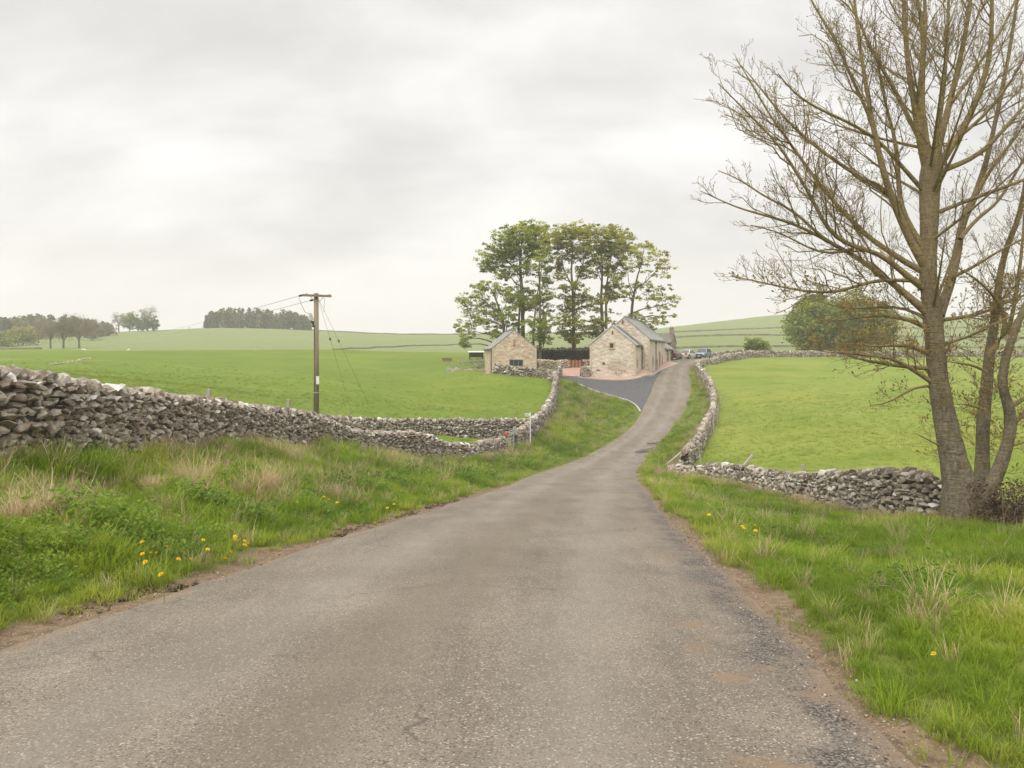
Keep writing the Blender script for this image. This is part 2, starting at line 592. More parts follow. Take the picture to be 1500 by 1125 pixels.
c = g.mix(g.m('MULTIPLY', g.m('SUBTRACT', 1.0, pad), g.rng(g.noise(p, 0.09, 5, 0.65), 0.40, 0.62, 0.0, 0.6)), c, (0.225, 0.25, 0.05))
c = g.mix(g.m('MULTIPLY', g.rng(fine, 0.5, 0.75), 0.4), c, (0.20, 0.245, 0.045))
c = g.mix(g.m('MULTIPLY', g.rng(fine, 0.48, 0.25), 0.45), c, (0.055, 0.095, 0.012))
c = g.mix(g.m('MULTIPLY', g.rng(tiny, 0.45, 0.8), 0.35), c, (0.24, 0.25, 0.07))
vg = g.mix(g.rng(fine, 0.3, 0.7), (0.07, 0.09, 0.02), (0.13, 0.14, 0.035))
vg = g.mix(g.rng(mid, 0.45, 0.65), vg, (0.10, 0.14, 0.02))
c = g.mix(g.m('MULTIPLY', g.attr('verge'), 0.85), c, vg)
soil = g.mix(g.rng(g.noise(p, 9, 5, 0.7), 0.3, 0.7), (0.085, 0.058, 0.036), (0.23, 0.165, 0.10))
soil = g.mix(g.rng(g.noise(p, 45, 3, 0.7), 0.55, 0.7), soil, (0.30, 0.24, 0.17))
mudf = g.rng(g.m('ADD', g.attr('mud'), g.m('MULTIPLY', g.m('SUBTRACT', g.noise(p, 2.2, 5, 0.7), 0.5), 0.9)), 0.42, 0.6)
c = g.mix(mudf, c, soil)
hb = g.m('ADD', g.m('MULTIPLY', fine, 0.6), g.m('MULTIPLY', tiny, 0.4))
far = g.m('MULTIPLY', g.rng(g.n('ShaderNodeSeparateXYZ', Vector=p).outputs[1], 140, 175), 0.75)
c = g.mix(far, c, g.mix(g.rng(mid, 0.3, 0.7), (0.135, 0.168, 0.068), (0.185, 0.215, 0.090)))  # duller far pasture, with distance haze painted into its colour
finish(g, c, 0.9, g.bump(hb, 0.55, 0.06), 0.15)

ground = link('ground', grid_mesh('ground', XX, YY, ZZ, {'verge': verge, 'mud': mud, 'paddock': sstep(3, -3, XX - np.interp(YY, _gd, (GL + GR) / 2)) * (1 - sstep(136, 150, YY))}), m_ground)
tag(ground, 'green pasture land falling from the viewer into a dip and rising to far hills', None, None, 'structure')

# road ribbon
ry = np.concatenate([np.arange(-12, 40, 0.25), np.arange(40, 136, 0.5)])
ts = np.linspace(-1, 1, 25)
RL, RR = np.interp(ry, _gd, GL), np.interp(ry, _gd, GR)
TX = (RL + RR)[:, None] / 2 + (RR - RL)[:, None] / 2 * ts[None]
TY = np.repeat(ry[:, None], len(ts), 1)
wob = 0.16 * fbm(TY * 0.9, TX * 0 + 3.3, 31, 3)
TX = TX + wob * np.sign(ts)[None] * (np.abs(ts)[None] > 0.97)
TZ = np.interp(TY, _gd, GZ) + 0.004 + 0.05 * (1 - np.repeat(ts[None] ** 2, len(ry), 0)) - 0.015 * (np.abs(ts)[None] > 0.97)
TZ = TZ + 0.012 * fbm(TX * 0.8, TY * 0.5, 17, 2)
m_road, g = new_mat('worn_asphalt')
p = g.pos()
t = g.attr('across')
along = g.attr('along')
spk = g.n('ShaderNodeTexVoronoi', Vector=p, Scale=150.0).outputs['Color']
sp1 = g.n('ShaderNodeSeparateColor', Color=spk).outputs[0]
spk2 = g.n('ShaderNodeSeparateColor', Color=g.n('ShaderNodeTexVoronoi', Vector=p, Scale=95.0).outputs['Color']).outputs[1]
c = g.mix(g.rng(g.noise(p, 0.5, 5, 0.65), 0.3, 0.7), (0.158, 0.131, 0.097), (0.236, 0.200, 0.153))
c = g.mix(1.0, c, g.rng(g.noise(g.scalev(p, (1.4, 0.25, 1)), 1.2, 6, 0.7), 0.3, 0.7, 0.72, 1.16), 'MULTIPLY')
c = g.mix(1.0, c, g.rng(sp1, 0, 1, 0.68, 1.28), 'MULTIPLY')
c = g.mix(g.rng(spk2, 0.92, 0.96), c, (0.35, 0.315, 0.26))
c = g.mix(g.rng(spk2, 0.16, 0.10), c, (0.085, 0.07, 0.055))
# browner, rougher strip between the wheel tracks, paler tracks
tn = g.m('ADD', t, g.m('MULTIPLY', g.m('SUBTRACT', g.noise(p, 0.3, 4, 0.6), 0.5), 0.35))
ctr = g.rng(g.m('ABSOLUTE', g.m('ADD', tn, 0.05)), 0.0, 0.28, 1, 0, True)
c = g.mix(g.m('MULTIPLY', ctr, 0.5), c, (0.150, 0.124, 0.088))
trk = g.rng(g.m('ABSOLUTE', g.m('SUBTRACT', g.m('ABSOLUTE', tn), 0.45)), 0.0, 0.25, 1, 0, True)
c = g.mix(g.m('MULTIPLY', trk, 0.30), c, (0.275, 0.247, 0.20))
vc = g.n('ShaderNodeTexVoronoi', {'feature': 'DISTANCE_TO_EDGE'}, Vector=g.vm('ADD', p, g.vm('SCALE', g.n('ShaderNodeTexNoise', Vector=p, Scale=3.0, Detail=4.0).outputs['Color'], 0.5)), Scale=0.55).outputs['Distance']
crk = g.m('MULTIPLY', g.rng(vc, 0.012, 0.003), g.rng(g.noise(p, 0.45, 3), 0.5, 0.6))
c = g.mix(g.m('MULTIPLY', crk, 0.55), c, (0.06, 0.05, 0.04))
# broken right edge with dark chippings, muddy stains
en = g.m('ADD', t, g.m('MULTIPLY', g.m('SUBTRACT', g.noise(p, 1.1, 6, 0.7), 0.5), 0.42))
nearby = g.rng(along, 16, 34, 1, 0.25)
grit = g.mix(g.rng(g.n('ShaderNodeSeparateColor', Color=g.n('ShaderNodeTexVoronoi', Vector=p, Scale=80.0).outputs['Color']).outputs[2], 0.35, 1.0), (0.04, 0.035, 0.03), (0.24, 0.205, 0.17))
c = g.mix(g.m('MULTIPLY', g.m('MULTIPLY', g.rng(en, 0.83, 0.90), nearby), g.rng(g.noise(p, 1.4, 6, 0.75), 0.34, 0.5, 0.4, 0.95)), c, grit)
stain = g.m('MULTIPLY', g.rng(g.noise(p, 1.7, 5, 0.7), 0.54, 0.62), g.rng(en, 0.62, 0.75))
c = g.mix(g.m('MULTIPLY', stain, g.m('MULTIPLY', nearby, 0.8)), c, (0.21, 0.145, 0.09))
dl = g.m('ADD', g.m('ABSOLUTE', t), g.m('MULTIPLY', g.m('SUBTRACT', g.noise(p, 1.6, 6, 0.7), 0.5), 0.3))
c = g.mix(g.m('MULTIPLY', g.rng(dl, 0.93, 1.02), 0.8), c, (0.21, 0.15, 0.095))
# wet patches in the dip
wet = g.m('MULTIPLY', g.rng(along, 40, 52), g.rng(along, 76, 62))
wet = g.m('MULTIPLY', wet, g.rng(g.m('ADD', g.noise(g.scalev(p, (0.5, 0.3, 1)), 1.0, 4, 0.6), g.m('MULTIPLY', t, 0.13)), 0.50, 0.60))
rough = g.rng(wet, 0, 1, 0.85, 0.22)
c = g.mix(g.m('MULTIPLY', wet, 0.35), c, (0.15, 0.13, 0.11))
hgt = g.m('ADD', g.m('MULTIPLY', sp1, 0.5), g.m('ADD', g.m('MULTIPLY', spk2, 0.5), g.m('MULTIPLY', g.noise(p, 6, 4, 0.6), 0.8)))
finish(g, c, rough, g.bump(hgt, 0.55, 0.012), 0.3)
road = link('road', grid_mesh('road', TX, TY, TZ, {'across': np.repeat(ts[None], len(ry), 0), 'along': TY}), m_road)
tag(road, 'narrow grey country lane curving down and up to the barns', None, None, 'structure')


# ------------------------------------------------------------------ dry stone walls
def hull_stone(seed):
    r = np.random.RandomState(seed)
    pw = r.uniform(3.2, 11)
    bm = bmesh.new()
    n = r.randint(17, 23)
    for i in range(n):
        d = r.normal(size=3)
        d /= (np.abs(d) ** pw).sum() ** (1 / pw)
        d *= r.uniform(0.76, 1.0)
        bm.verts.new(d)
    bmesh.ops.convex_hull(bm, input=list(bm.verts))
    for v in [v for v in bm.verts if not v.link_faces]:
        bm.verts.remove(v)
    bm.verts.index_update()
    V = np.array([v.co[:] for v in bm.verts])
    T = np.array([[v.index for v in f.verts] for f in bm.faces if len(f.verts) == 3])
    bm.free()
    V = V / np.abs(V).max(0)
    return V, T


STONES = [hull_stone(100 + i) for i in range(22)]


def stone_material(name, per_object, base=(0.265, 0.226, 0.178), pale=(0.46, 0.42, 0.36), dark=(0.125, 0.102, 0.078), lichen=0.65):
    m, g = new_mat(name)
    p = g.pos()
    tone = g.n('ShaderNodeObjectInfo').outputs['Random'] if per_object else g.attr('tone')
    c = g.mix(g.rng(tone, 0.0, 0.5), (*dark, 1), (*base, 1))
    c = g.mix(g.rng(tone, 0.62, 0.95), c, (*pale, 1))
    c = g.mix(g.rng(tone, 0.92, 0.94), c, (0.60, 0.58, 0.54))
    hue = g.m('FRACT', g.m('MULTIPLY', tone, 7.31))
    c = g.mix(g.m('MULTIPLY', g.rng(hue, 0.5, 1.0), 0.45), c, (0.27, 0.20, 0.135))
    n1 = g.noise(p, 9, 6, 0.68)
    n2 = g.noise(p, 34, 4, 0.7)
    c = g.mix(1.0, c, g.rng(n1, 0.28, 0.72, 0.62, 1.32), 'MULTIPLY')
    c = g.mix(1.0, c, g.rng(n2, 0.3, 0.7, 0.8, 1.2), 'MULTIPLY')
    li = g.noise(p, 3.6, 6, 0.72, 0.5)
    c = g.mix(g.m('MULTIPLY', g.rng(li, 0.55, 0.63), lichen), c, (0.56, 0.535, 0.48))
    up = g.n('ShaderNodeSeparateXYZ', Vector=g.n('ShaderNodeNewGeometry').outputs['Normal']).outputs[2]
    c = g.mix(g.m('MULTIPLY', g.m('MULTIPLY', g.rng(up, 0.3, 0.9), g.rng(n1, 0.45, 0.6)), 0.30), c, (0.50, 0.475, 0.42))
    mo = g.noise(p, 1.1, 5, 0.7)
    c = g.mix(g.m('MULTIPLY', g.rng(mo, 0.62, 0.70), 0.5), c, (0.14, 0.135, 0.05))
    h = g.m('ADD', g.m('MULTIPLY', n1, 0.7), g.m('MULTIPLY', n2, 0.3))
    finish(g, c, 0.9, g.bump(h, 0.7, 0.03), 0.2)
    return m


m_stone = stone_material('limestone_rubble', True)
m_rubble = stone_material('limestone_rubble_laid', False)
m_core = plain('wall_hearting', (0.05, 0.043, 0.035), 1.0, 0.4, 8)
STONE_ME = []
for V, T in STONES:
    me = mkmesh('stone', V, [T])
    me.materials.append(m_stone)
    STONE_ME.append(me)


class Path:
    def __init__(self, pts, hs):
        self.p = np.asarray(pts, float)
        seg = np.hypot(*np.diff(self.p, axis=0).T)
        self.s = np.r_[0, np.cumsum(seg)]
        self.L = self.s[-1]
        self.hs = np.asarray(hs, float)

    def at(self, s):
        x, y = np.interp(s, self.s, self.p[:, 0]), np.interp(s, self.s, self.p[:, 1])
        return x, y

    def frame(self, s):
        e = 0.4
        x0, y0 = self.at(np.clip(s - e, 0, self.L))
        x1, y1 = self.at(np.clip(s + e, 0, self.L))
        l = np.hypot(x1 - x0, y1 - y0)
        return (x1 - x0) / l, (y1 - y0) / l

    def h(self, s):
        return np.interp(s, self.s, self.hs)


def smooth_path(path):
    """round the corners of a wall path"""
    P = np.array([[(u - 750) * d / F, d, h] for u, v, d, h in path])
    s = np.r_[0, np.cumsum(np.hypot(*np.diff(P[:, :2], axis=0).T))]
    q = np.arange(0, s[-1], 0.5)
    a = np.stack([np.interp(q, s, P[:, i]) for i in range(3)], -1)
    a = np.stack([_sm(a[:, i], 2) for i in range(3)], -1)
    a[0], a[-1] = P[0], P[-1]
    return Path(a[:, :2], a[:, 2])


def build_wall(label, path, seed, thick=0.62, parts=300, reach=36.0, size=1.0, mats=None, smin=0.0, cope=True, zoff=0.0, ragged=0.04):
    r = np.random.RandomState(seed)
    P = path if isinstance(path, Path) else smooth_path(path)
    ms, mr = mats or (m_stone, m_rubble)
    qs = np.arange(0, P.L + 0.3, 0.3)
    qx, qy = P.at(np.minimum(qs, P.L))
    qz = Hground(qx, qy) - 0.10 + zoff
    def zb(s):
        return np.interp(s, qs, qz)
    recs = []      # pos, half sizes, yaw, tilt, outward, variant
    hmax = P.hs.max()
    for side in (-1, 1):
        z = 0.0
        while z < hmax:
            ch = r.uniform(0.10, 0.185) * size * (1.15 - 0.3 * z / hmax)
            s = r.uniform(0, 0.2)
            while s < P.L:
                w = r.uniform(0.12, 0.34) * size
                if r.rand() < 0.14:
                    w *= 1.55
                sc = s + w / 2
                hh = P.h(sc) + ragged * r.normal()
                top = hh + 0.10 - (0.24 * size if cope else 0.05)
                if z + ch * 0.5 < top and sc < P.L:
                    dx, dy = P.frame(sc)
                    nx, ny = dy * side, -dx * side
                    tz = thick * (1.0 - 0.28 * z / max(hh, 0.3))
                    dep = r.uniform(0.22, 0.34)
                    off = tz / 2 - dep * 0.42 + r.uniform(-0.035, 0.035)
                    x, y = P.at(sc)
                    jz = r.uniform(-0.035, 0.035)
                    recs.append((x + nx * off, y + ny * off, zb(sc) + z + ch / 2 + jz, w / 2 * 1.12, dep / 2 * 1.2, ch / 2 * r.uniform(1.05, 1.5),
                                 math.atan2(dy, dx) + r.normal() * 0.14, r.normal() * 0.16, r.normal() * 0.16, nx, ny, r.randint(len(STONES)), 0))
                s += w * 0.97
            z += ch * 0.92
    if cope:
        s = 0.0
        while s < P.L:
            w = r.uniform(0.09, 0.22) * size
            sc = s + w / 2
            if sc >= P.L:
                break
            hh = P.h(sc)
            dx, dy = P.frame(sc)
            x, y = P.at(sc)
            ht = r.uniform(0.26, 0.42) * size * (1 if hh > 0.7 else 0.7)
            jo = r.uniform(-0.05, 0.05)
            recs.append((x - dy * jo, y + dx * jo, zb(sc) + hh + 0.10 - 0.27 * size + ht / 2 - 0.05 + r.normal() * 0.02, w / 2 * 1.15, thick * 0.36 * r.uniform(0.85, 1.15), ht / 2,
                         math.atan2(dy, dx) + r.normal() * 0.12, r.normal() * 0.08, 0.35 + r.normal() * 0.22, 0, 0, r.randint(len(STONES)), 1))
            s += w * 0.95
    A = np.array(recs)
    x0, y0 = P.at(P.L / 2)
    dist = np.hypot(A[:, 0], A[:, 1])
    near_i = np.argmin(np.hypot(qx, qy))
    root = empty('dry_stone_wall', (qx[near_i], qy[near_i], qz[near_i]), 0, label, 'stone wall')
    org = np.array([qx[near_i], qy[near_i], qz[near_i]])
    facing = (A[:, 9] * -A[:, 0] + A[:, 10] * -A[:, 1] > 0) | (A[:, 12] > 0)
    inview = (np.abs(A[:, 0] / np.maximum(A[:, 1], 0.1)) < 0.66) & (A[:, 1] > 1)
    cand = np.nonzero(facing & inview & (dist < reach))[0]
    cand = cand[np.argsort(dist[cand] / np.sqrt(A[cand, 3] * A[cand, 5]))][:parts]
    isp = np.zeros(len(A), bool)
    isp[cand] = True
    def rotm(a):
        return (Matrix.Rotation(a[6], 4, 'Z') @ Matrix.Rotation(a[8], 4, 'Y') @ Matrix.Rotation(a[7], 4, 'X'))
    for i in cand:
        a = A[i]
        o = bpy.data.objects.new('stone', STONE_ME[int(a[11])])
        COL.objects.link(o)
        o.parent = root
        M = Matrix.Translation(Vector(a[:3] - org)) @ rotm(a) @ Matrix.Diagonal((a[3], a[4], a[5], 1))
        o.matrix_local = M
    Vs, Ts, tone, n = [], [], [], 0
    for i in np.nonzero(~isp)[0]:
        a = A[i]
        V, T = STONES[int(a[11])]
        R = np.array(rotm(a).to_3x3())
        q = (V * a[3:6]) @ R.T + a[:3] - org
        Vs.append(q)
        Ts.append(T + n)
        n += len(V)
        tone.append(np.full(len(V), r.rand()))
    if Vs:
        o = link('rubble', mkmesh('rubble', np.concatenate(Vs), [np.concatenate(Ts)], {'tone': np.concatenate(tone)}), mr, root)
        o['kind'] = 'stuff'
    # hearting inside, so that no light falls through the joints
    V, Fs = [], []
    for k, s in enumerate(qs):
        s = min(s, P.L)
        dx, dy = P.frame(s)
        x, y = P.at(s)
        h = max(P.h(s) + 0.10 - 0.30, 0.12)
        for sg, zz, tw in ((-1, -0.15, 0.27), (1, -0.15, 0.27), (1, h, 0.16), (-1, h, 0.16)):
            V.append(np.array([x - dy * sg * tw * thick / .62, y + dx * sg * tw * thick / .62, zb(s) + zz]) - org)
        if k:
            b = 4 * k
            for q in range(4):
                Fs.append((b - 4 + q, b - 4 + (q + 1) % 4, b + (q + 1) % 4, b + q))
    link('hearting', mkmesh('hearting', V, [np.array(Fs)]), m_core, root)
    return root, P


wall_a, PA = build_wall('grey dry stone wall with upright cope stones along the top of the roadside grass bank', WALL_A, 1, parts=300, reach=40, size=0.76)
wall_c, PC = build_wall('tumbledown dry stone wall running low along the verge and on behind the bare tree', WALL_C, 3, parts=300, reach=40, size=0.88)
wall_b, PB = build_wall('winding dry stone wall climbing from the metal gate to the small pink stone barn', WALL_B, 2, parts=0, size=1.05)
wall_x, PX = build_wall('dark dry stone wall crossing the field below the utility pole, lit only on its cope', WALL_X, 4, parts=0)
wall_d, PD = build_wall('dry stone wall snaking up beside the lane and on past the round bush', WALL_D, 5, parts=0, size=1.1)
wall_e, PE = build_wall('short brown stone wall behind the three parked cars', WALL_E, 6, parts=0, size=1.3)


# ------------------------------------------------------------------ yard, drive and kerbs
m_tarmac = plain('dark_tarmac', (0.085, 0.085, 0.088), 0.8, 0.25, 3, 0.2)
m_kerb = plain('pale_concrete_kerb', (0.44, 0.41, 0.36), 0.8, 0.15, 4)


def paver_material(name, a, b, sc):
    m, g = new_mat(name)
    p = g.pos()
    br = g.n('ShaderNodeTexBrick', Vector=p, Color1=a, Color2=b, Mortar=(0.25, 0.17, 0.13), Scale=sc)
    br.inputs['Mortar Size'].default_value = 0.02
    c = g.mix(1.0, br.outputs[0], g.rng(g.noise(p, 1.2, 4), 0.3, 0.7, 0.85, 1.15), 'MULTIPLY')
    finish(g, c, 0.85)
    return m


m_pave = paver_material('pink_block_paving', (0.44, 0.27, 0.205), (0.50, 0.34, 0.265), 4.0)


def spline(pts, step=0.25):
    P = np.array(pts, float)
    s = np.r_[0, np.cumsum(np.hypot(*np.diff(P[:, :2], axis=0).T))]
    q = np.arange(0, s[-1] + step, step)
    a = np.stack([np.interp(q, s, P[:, i]) for i in range(2)], -1)
    e0, e1 = a[0].copy(), a[-1].copy()
    a = np.stack([_sm(a[:, i], 3) for i in range(2)], -1)
    a[0], a[-1] = e0, e1
    return a


KERB_LOW = spline([ground_at(u, v, 60, 120)[:2] for u, v in ((820, 553.5), (838, 558), (855, 565.5), (872, 573), (891, 578.5), (910, 584), (922, 588), (930, 592.5), (935, 598), (938, 604))])
KERB_TOP = spline([ground_at(u, v, 60, 130)[:2] for u, v in ((818, 552.5), (854, 553.6), (880, 556), (900, 557.6), (920, 557.2), (936, 555.6), (952, 551.5), (962.7, 545.5), (977, 539), (988, 535), (993, 533.5))])


def column_sheet(name, mat, lo, hi, x0, x1, zoff, kind_label, n=26, step=0.25):
    xs = np.arange(x0, x1 + step / 2, step)
    V, k = [], np.linspace(0, 1, n)
    yl, yh = lo(xs), np.maximum(hi(xs), lo(xs) + 0.01)
    X = np.repeat(xs[:, None], n, 1)
    Y = yl[:, None] + (yh - yl)[:, None] * k[None]
    Z = Hground(X, Y) + zoff
    o = link(name, grid_mesh(name, X, Y, Z, {}), mat)
    me = o.data
    me.flip_normals()
    return tag(o, kind_label, None, None, 'structure')


def by_x(P):
    i = np.argsort(P[:, 0])
    return lambda x: np.interp(x, P[i, 0], P[i, 1])


_kl, _kt = by_x(KERB_LOW), by_x(KERB_TOP)
_gli = np.nonzero((_gd > 60) & (_gd < 112))[0]
_road_left = lambda x: np.interp(x, GL[_gli], _gd[_gli]) - 0.06
_low = lambda x: np.where(x < KERB_LOW[:, 0].max(), _kl(x), _road_left(x))
column_sheet('driveway', m_tarmac, _low, _kt, KERB_TOP[0, 0] + 0.15, KERB_TOP[-1, 0], 0.02, 'dark new tarmac driveway between the lane and the barns')
column_sheet('paved_path', m_pave, _kt, lambda x: _kt(x) + np.interp(x, [5, 9, 14, 18, 23], [4.5, 4.0, 3.5, 8.5, 9]), ground_at(852, 553.5, 60, 120)[0], KERB_TOP[-1, 0], 0.10, 'pink block paving round the foot of the long barn')
column_sheet('paved_yard', m_pave, lambda x: _kt(x) + 0.0, lambda x: x * 0 + 101.0, 5.55, 9.2, 0.06, 'pink block paved yard between the two barns')


def kerb_line(name, P, w, h, lab, mat=None):
    V, Fs = [], []
    for i in range(len(P)):
        a, b = P[max(i - 1, 0)], P[min(i + 1, len(P) - 1)]
        d = (b - a) / np.hypot(*(b - a))
        z = Hat(*P[i])
        for sg, zz in ((-1, -0.1), (1, -0.1), (1, h), (-1, h)):
            V.append((P[i][0] - d[1] * sg * w / 2, P[i][1] + d[0] * sg * w / 2, z + zz))
        if i:
            k = 4 * i
            for q in range(4):
                Fs.append((k - 4 + q, k - 4 + (q + 1) % 4, k + (q + 1) % 4, k + q))
    o = link(name, mkmesh(name, V, [np.array(Fs)]), mat or m_kerb)
    return tag(o, lab, None, None, 'structure')


kerb_line('kerb', KERB_LOW[8:], 0.13, 0.10, 'pale concrete kerb curving round the grass beside the drive')
kerb_line('kerb', KERB_TOP[12:], 0.16, 0.125, 'pale kerb edging the pink paving along the long barn')


# ------------------------------------------------------------------ barns and house
def masonry(name, cols, mortar, bw=0.46, bh=0.17, patch=None):
    m, g = new_mat(name)
    p = g.n('ShaderNodeTexCoord').outputs['Object']
    s = g.n('ShaderNodeSeparateXYZ', Vector=p)
    h = g.m('ADD', s.outputs[0], s.outputs[1])
    nz = g.n('ShaderNodeTexNoise', Vector=p, Scale=2.6, Detail=3.0).outputs['Color']
    v = g.n('ShaderNodeCombineXYZ', X=h, Y=s.outputs[2], Z=0.0).outputs[0]
    v = g.vm('ADD', v, g.vm('SCALE', g.vm('SUBTRACT', nz, (0.5, 0.5, 0.5)), 0.24))
    br = g.n('ShaderNodeTexBrick', {'offset': 0.43, 'squash': 0.75, 'squash_frequency': 3}, Vector=v, Color1=(0, 0, 0), Color2=(1, 1, 1), Mortar=(0.5, 0.5, 0.5), Scale=1.0)
    for k, x in (('Brick Width', bw), ('Row Height', bh), ('Mortar Size', 0.014), ('Mortar Smooth', 0.3)):
        br.inputs[k].default_value = x
    t = g.n('ShaderNodeSeparateColor', Color=br.outputs[0]).outputs[0]
    c = g.mix(g.rng(t, 0.0, 0.5), cols[0], cols[1])
    c = g.mix(g.rng(t, 0.5, 1.0), c, cols[2])
    c = g.mix(1.0, c, g.rng(g.noise(p, 5, 5, 0.65), 0.3, 0.7, 0.82, 1.18), 'MULTIPLY')
    c = g.mix(g.m('MULTIPLY', g.rng(g.noise(p, 0.7, 4, 0.6), 0.5, 0.7), 0.35), c, cols[0])
    if patch:
        d = g.n('ShaderNodeVectorMath', {'operation': 'DISTANCE'})
        g.put(d.inputs[0], g.scalev(p, (0.62, 0.4, 1.0)))
        g.put(d.inputs[1], patch)
        f = g.rng(g.m('ADD', d.outputs['Value'], g.m('MULTIPLY', g.m('SUBTRACT', g.noise(p, 2.0, 5, 0.7), 0.5), 1.3)), 1.05, 0.6)
        c = g.mix(g.m('MULTIPLY', f, g.rng(t, 0, 1, 0.85, 0.45)), c, (0.30, 0.205, 0.12))
    c = g.mix(br.outputs['Fac'], c, mortar)
    hh = g.m('ADD', g.m('SUBTRACT', 1.0, br.outputs['Fac']), g.m('MULTIPLY', g.noise(p, 14, 4, 0.7), 0.5))
    finish(g, c, 0.9, g.bump(hh, 0.6, 0.04), 0.15)
    return m


m_cream = masonry('cream_limestone_walling', ((0.44, 0.365, 0.27), (0.61, 0.535, 0.43), (0.71, 0.645, 0.54)), (0.68, 0.61, 0.51), patch=(-1.25, 0.0, 1.2))
m_pinkst = masonry('pinkish_limestone_walling', ((0.38, 0.27, 0.19), (0.56, 0.435, 0.325), (0.68, 0.585, 0.475)), (0.60, 0.49, 0.375), 0.42, 0.15)
m_darkst = masonry('brown_gritstone_walling', ((0.20, 0.155, 0.115), (0.29, 0.225, 0.165), (0.36, 0.285, 0.215)), (0.3, 0.25, 0.2))


def slate(name, col, axis):
    m, g = new_mat(name)
    p = g.n('ShaderNodeTexCoord').outputs['Object']
    s = g.n('ShaderNodeSeparateXYZ', Vector=p)
    v = g.n('ShaderNodeCombineXYZ', X=s.outputs[1 - axis], Y=g.m('MULTIPLY', s.outputs[2], 1.5), Z=0.0).outputs[0]
    br = g.n('ShaderNodeTexBrick', Vector=v, Color1=(0.7, 0.7, 0.7), Color2=(1.2, 1.2, 1.2), Mortar=(0.35, 0.35, 0.35), Scale=1.0)
    for k, x in (('Brick Width', 0.34), ('Row Height', 0.26), ('Mortar Size', 0.012)):
        br.inputs[k].default_value = x
    c = g.mix(1.0, (*col, 1), br.outputs[0], 'MULTIPLY')
    c = g.mix(1.0, c, g.rng(g.noise(p, 1.6, 5), 0.3, 0.7, 0.85, 1.15), 'MULTIPLY')
    finish(g, c, 0.5, g.bump(br.outputs[0], 0.5, 0.03), 0.4)
    return m


m_slate = slate('pale_grey_slate', (0.29, 0.285, 0.275), 0)
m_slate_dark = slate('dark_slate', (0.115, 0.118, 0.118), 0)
m_stone_slate = slate('mossy_stone_slate', (0.13, 0.11, 0.085), 1)
m_quoin = plain('dressed_limestone', (0.50, 0.42, 0.31), 0.9, 0.2, 3, 0.3)
m_iron = plain('black_cast_iron', (0.03, 0.03, 0.033), 0.5, 0.2, 5)
m_darkglass = plain('dark_window_glass', (0.03, 0.033, 0.035), 0.08, 0.2, 2, spec=0.6)
m_frame = plain('grey_painted_timber', (0.16, 0.15, 0.15), 0.6, 0.15, 6)
m_oak = plain('brown_stained_timber', (0.20, 0.10, 0.055), 0.7, 0.3, 8, stretch=(1, 1, 0.2))
m_terra = plain('orange_clay', (0.45, 0.20, 0.11), 0.8, 0.2, 6)
m_render = plain('pale_lead', (0.42, 0.42, 0.41), 0.6, 0.15, 4)


def gable_poly(x0, x1, zb, ze, xa, za):
    return [(x0, zb), (x1, zb), (x1, ze), (xa, za), (x0, ze)]


def roof_mb(x0, x1, ze0, ze1, xa, za, y0, y1, t=0.13, ov=0.16, vo=0.05):
    """two pitched slabs meeting at a ridge running along y"""
    b = MB()
    sl, sr = (za - ze0) / (xa - x0), (za - ze1) / (x1 - xa)
    xl, zl = x0 - ov, ze0 - ov * sl
    xr, zr = x1 + ov, ze1 - ov * sr
    b.prism([(xl, zl + .02), (xa, za + .02), (xr, zr + .02), (xr, zr + t), (xa, za + t * 1.25), (xl, zl + t)], y0 - vo, y1 + vo, 'y')
    return b


def opening(parent, x, y, z, w, h, face, lintel=True, kind='window', mat=None, jamb=0.09, mull=0):
    """a window or door set in a wall; face is the outward normal axis: '-y', '+x' or '-x'"""
    def bx(b, du, dz, sw, sh, out, th):
        if face == '-y':
            b.box((x + du, y - out, z + dz), (sw, th, sh))
        elif face == '+x':
            b.box((x + out, y + du, z + dz), (th, sw, sh))
        else:
            b.box((x - out, y + du, z + dz), (th, sw, sh))
        return b
    s = MB()
    if lintel:
        bx(s, 0, h / 2 + 0.10, w + 0.32, 0.18, 0.035, 0.10)
        bx(s, 0, -h / 2 - 0.06, w + 0.26, 0.11, 0.05, 0.13)
    for sg in (-1, 1):
        bx(s, sg * (w / 2 + jamb / 2), 0, jamb, h, 0.025, 0.08)
    o = s.build(kind, m_quoin, parent)
    f = MB()
    for sg in (-1, 1):
        bx(f, sg * (w / 2 - 0.03), 0, 0.06, h, 0.018, 0.05)
        bx(f, 0, sg * (h / 2 - 0.03), w - 0.13, 0.06, 0.018, 0.05)
    for k in range(mull):
        bx(f, (k + 1) * w / (mull + 1) - w / 2, 0, 0.05, h - 0.13, 0.018, 0.045)
    f.build('frame', mat or m_frame, o)
    bx(MB(), 0, 0, w - 0.02, h - 0.02, 0.004, 0.03).build('pane' if kind == 'window' else 'leaf', m_darkglass if kind == 'window' else m_oak, o)
    return o


def quoins(parent, name, corners, z0, z1):
    b = MB()
    r = random.Random(4)
    for (x, y, sx, sy) in corners:
        z, k = z0, 0
        while z < z1 - 0.1:
            h = r.uniform(0.2, 0.32)
            a, c = (0.5, 0.26) if k % 2 else (0.26, 0.5)
            b.box((x - sx * (a / 2 - 0.012), y - sy * (c / 2 - 0.012), z + h / 2 - 0.01), (a, c, h - 0.03))
            z += h
            k += 1
    o = b.build(name, m_quoin, parent)
    o['kind'] = 'stuff'
    return o


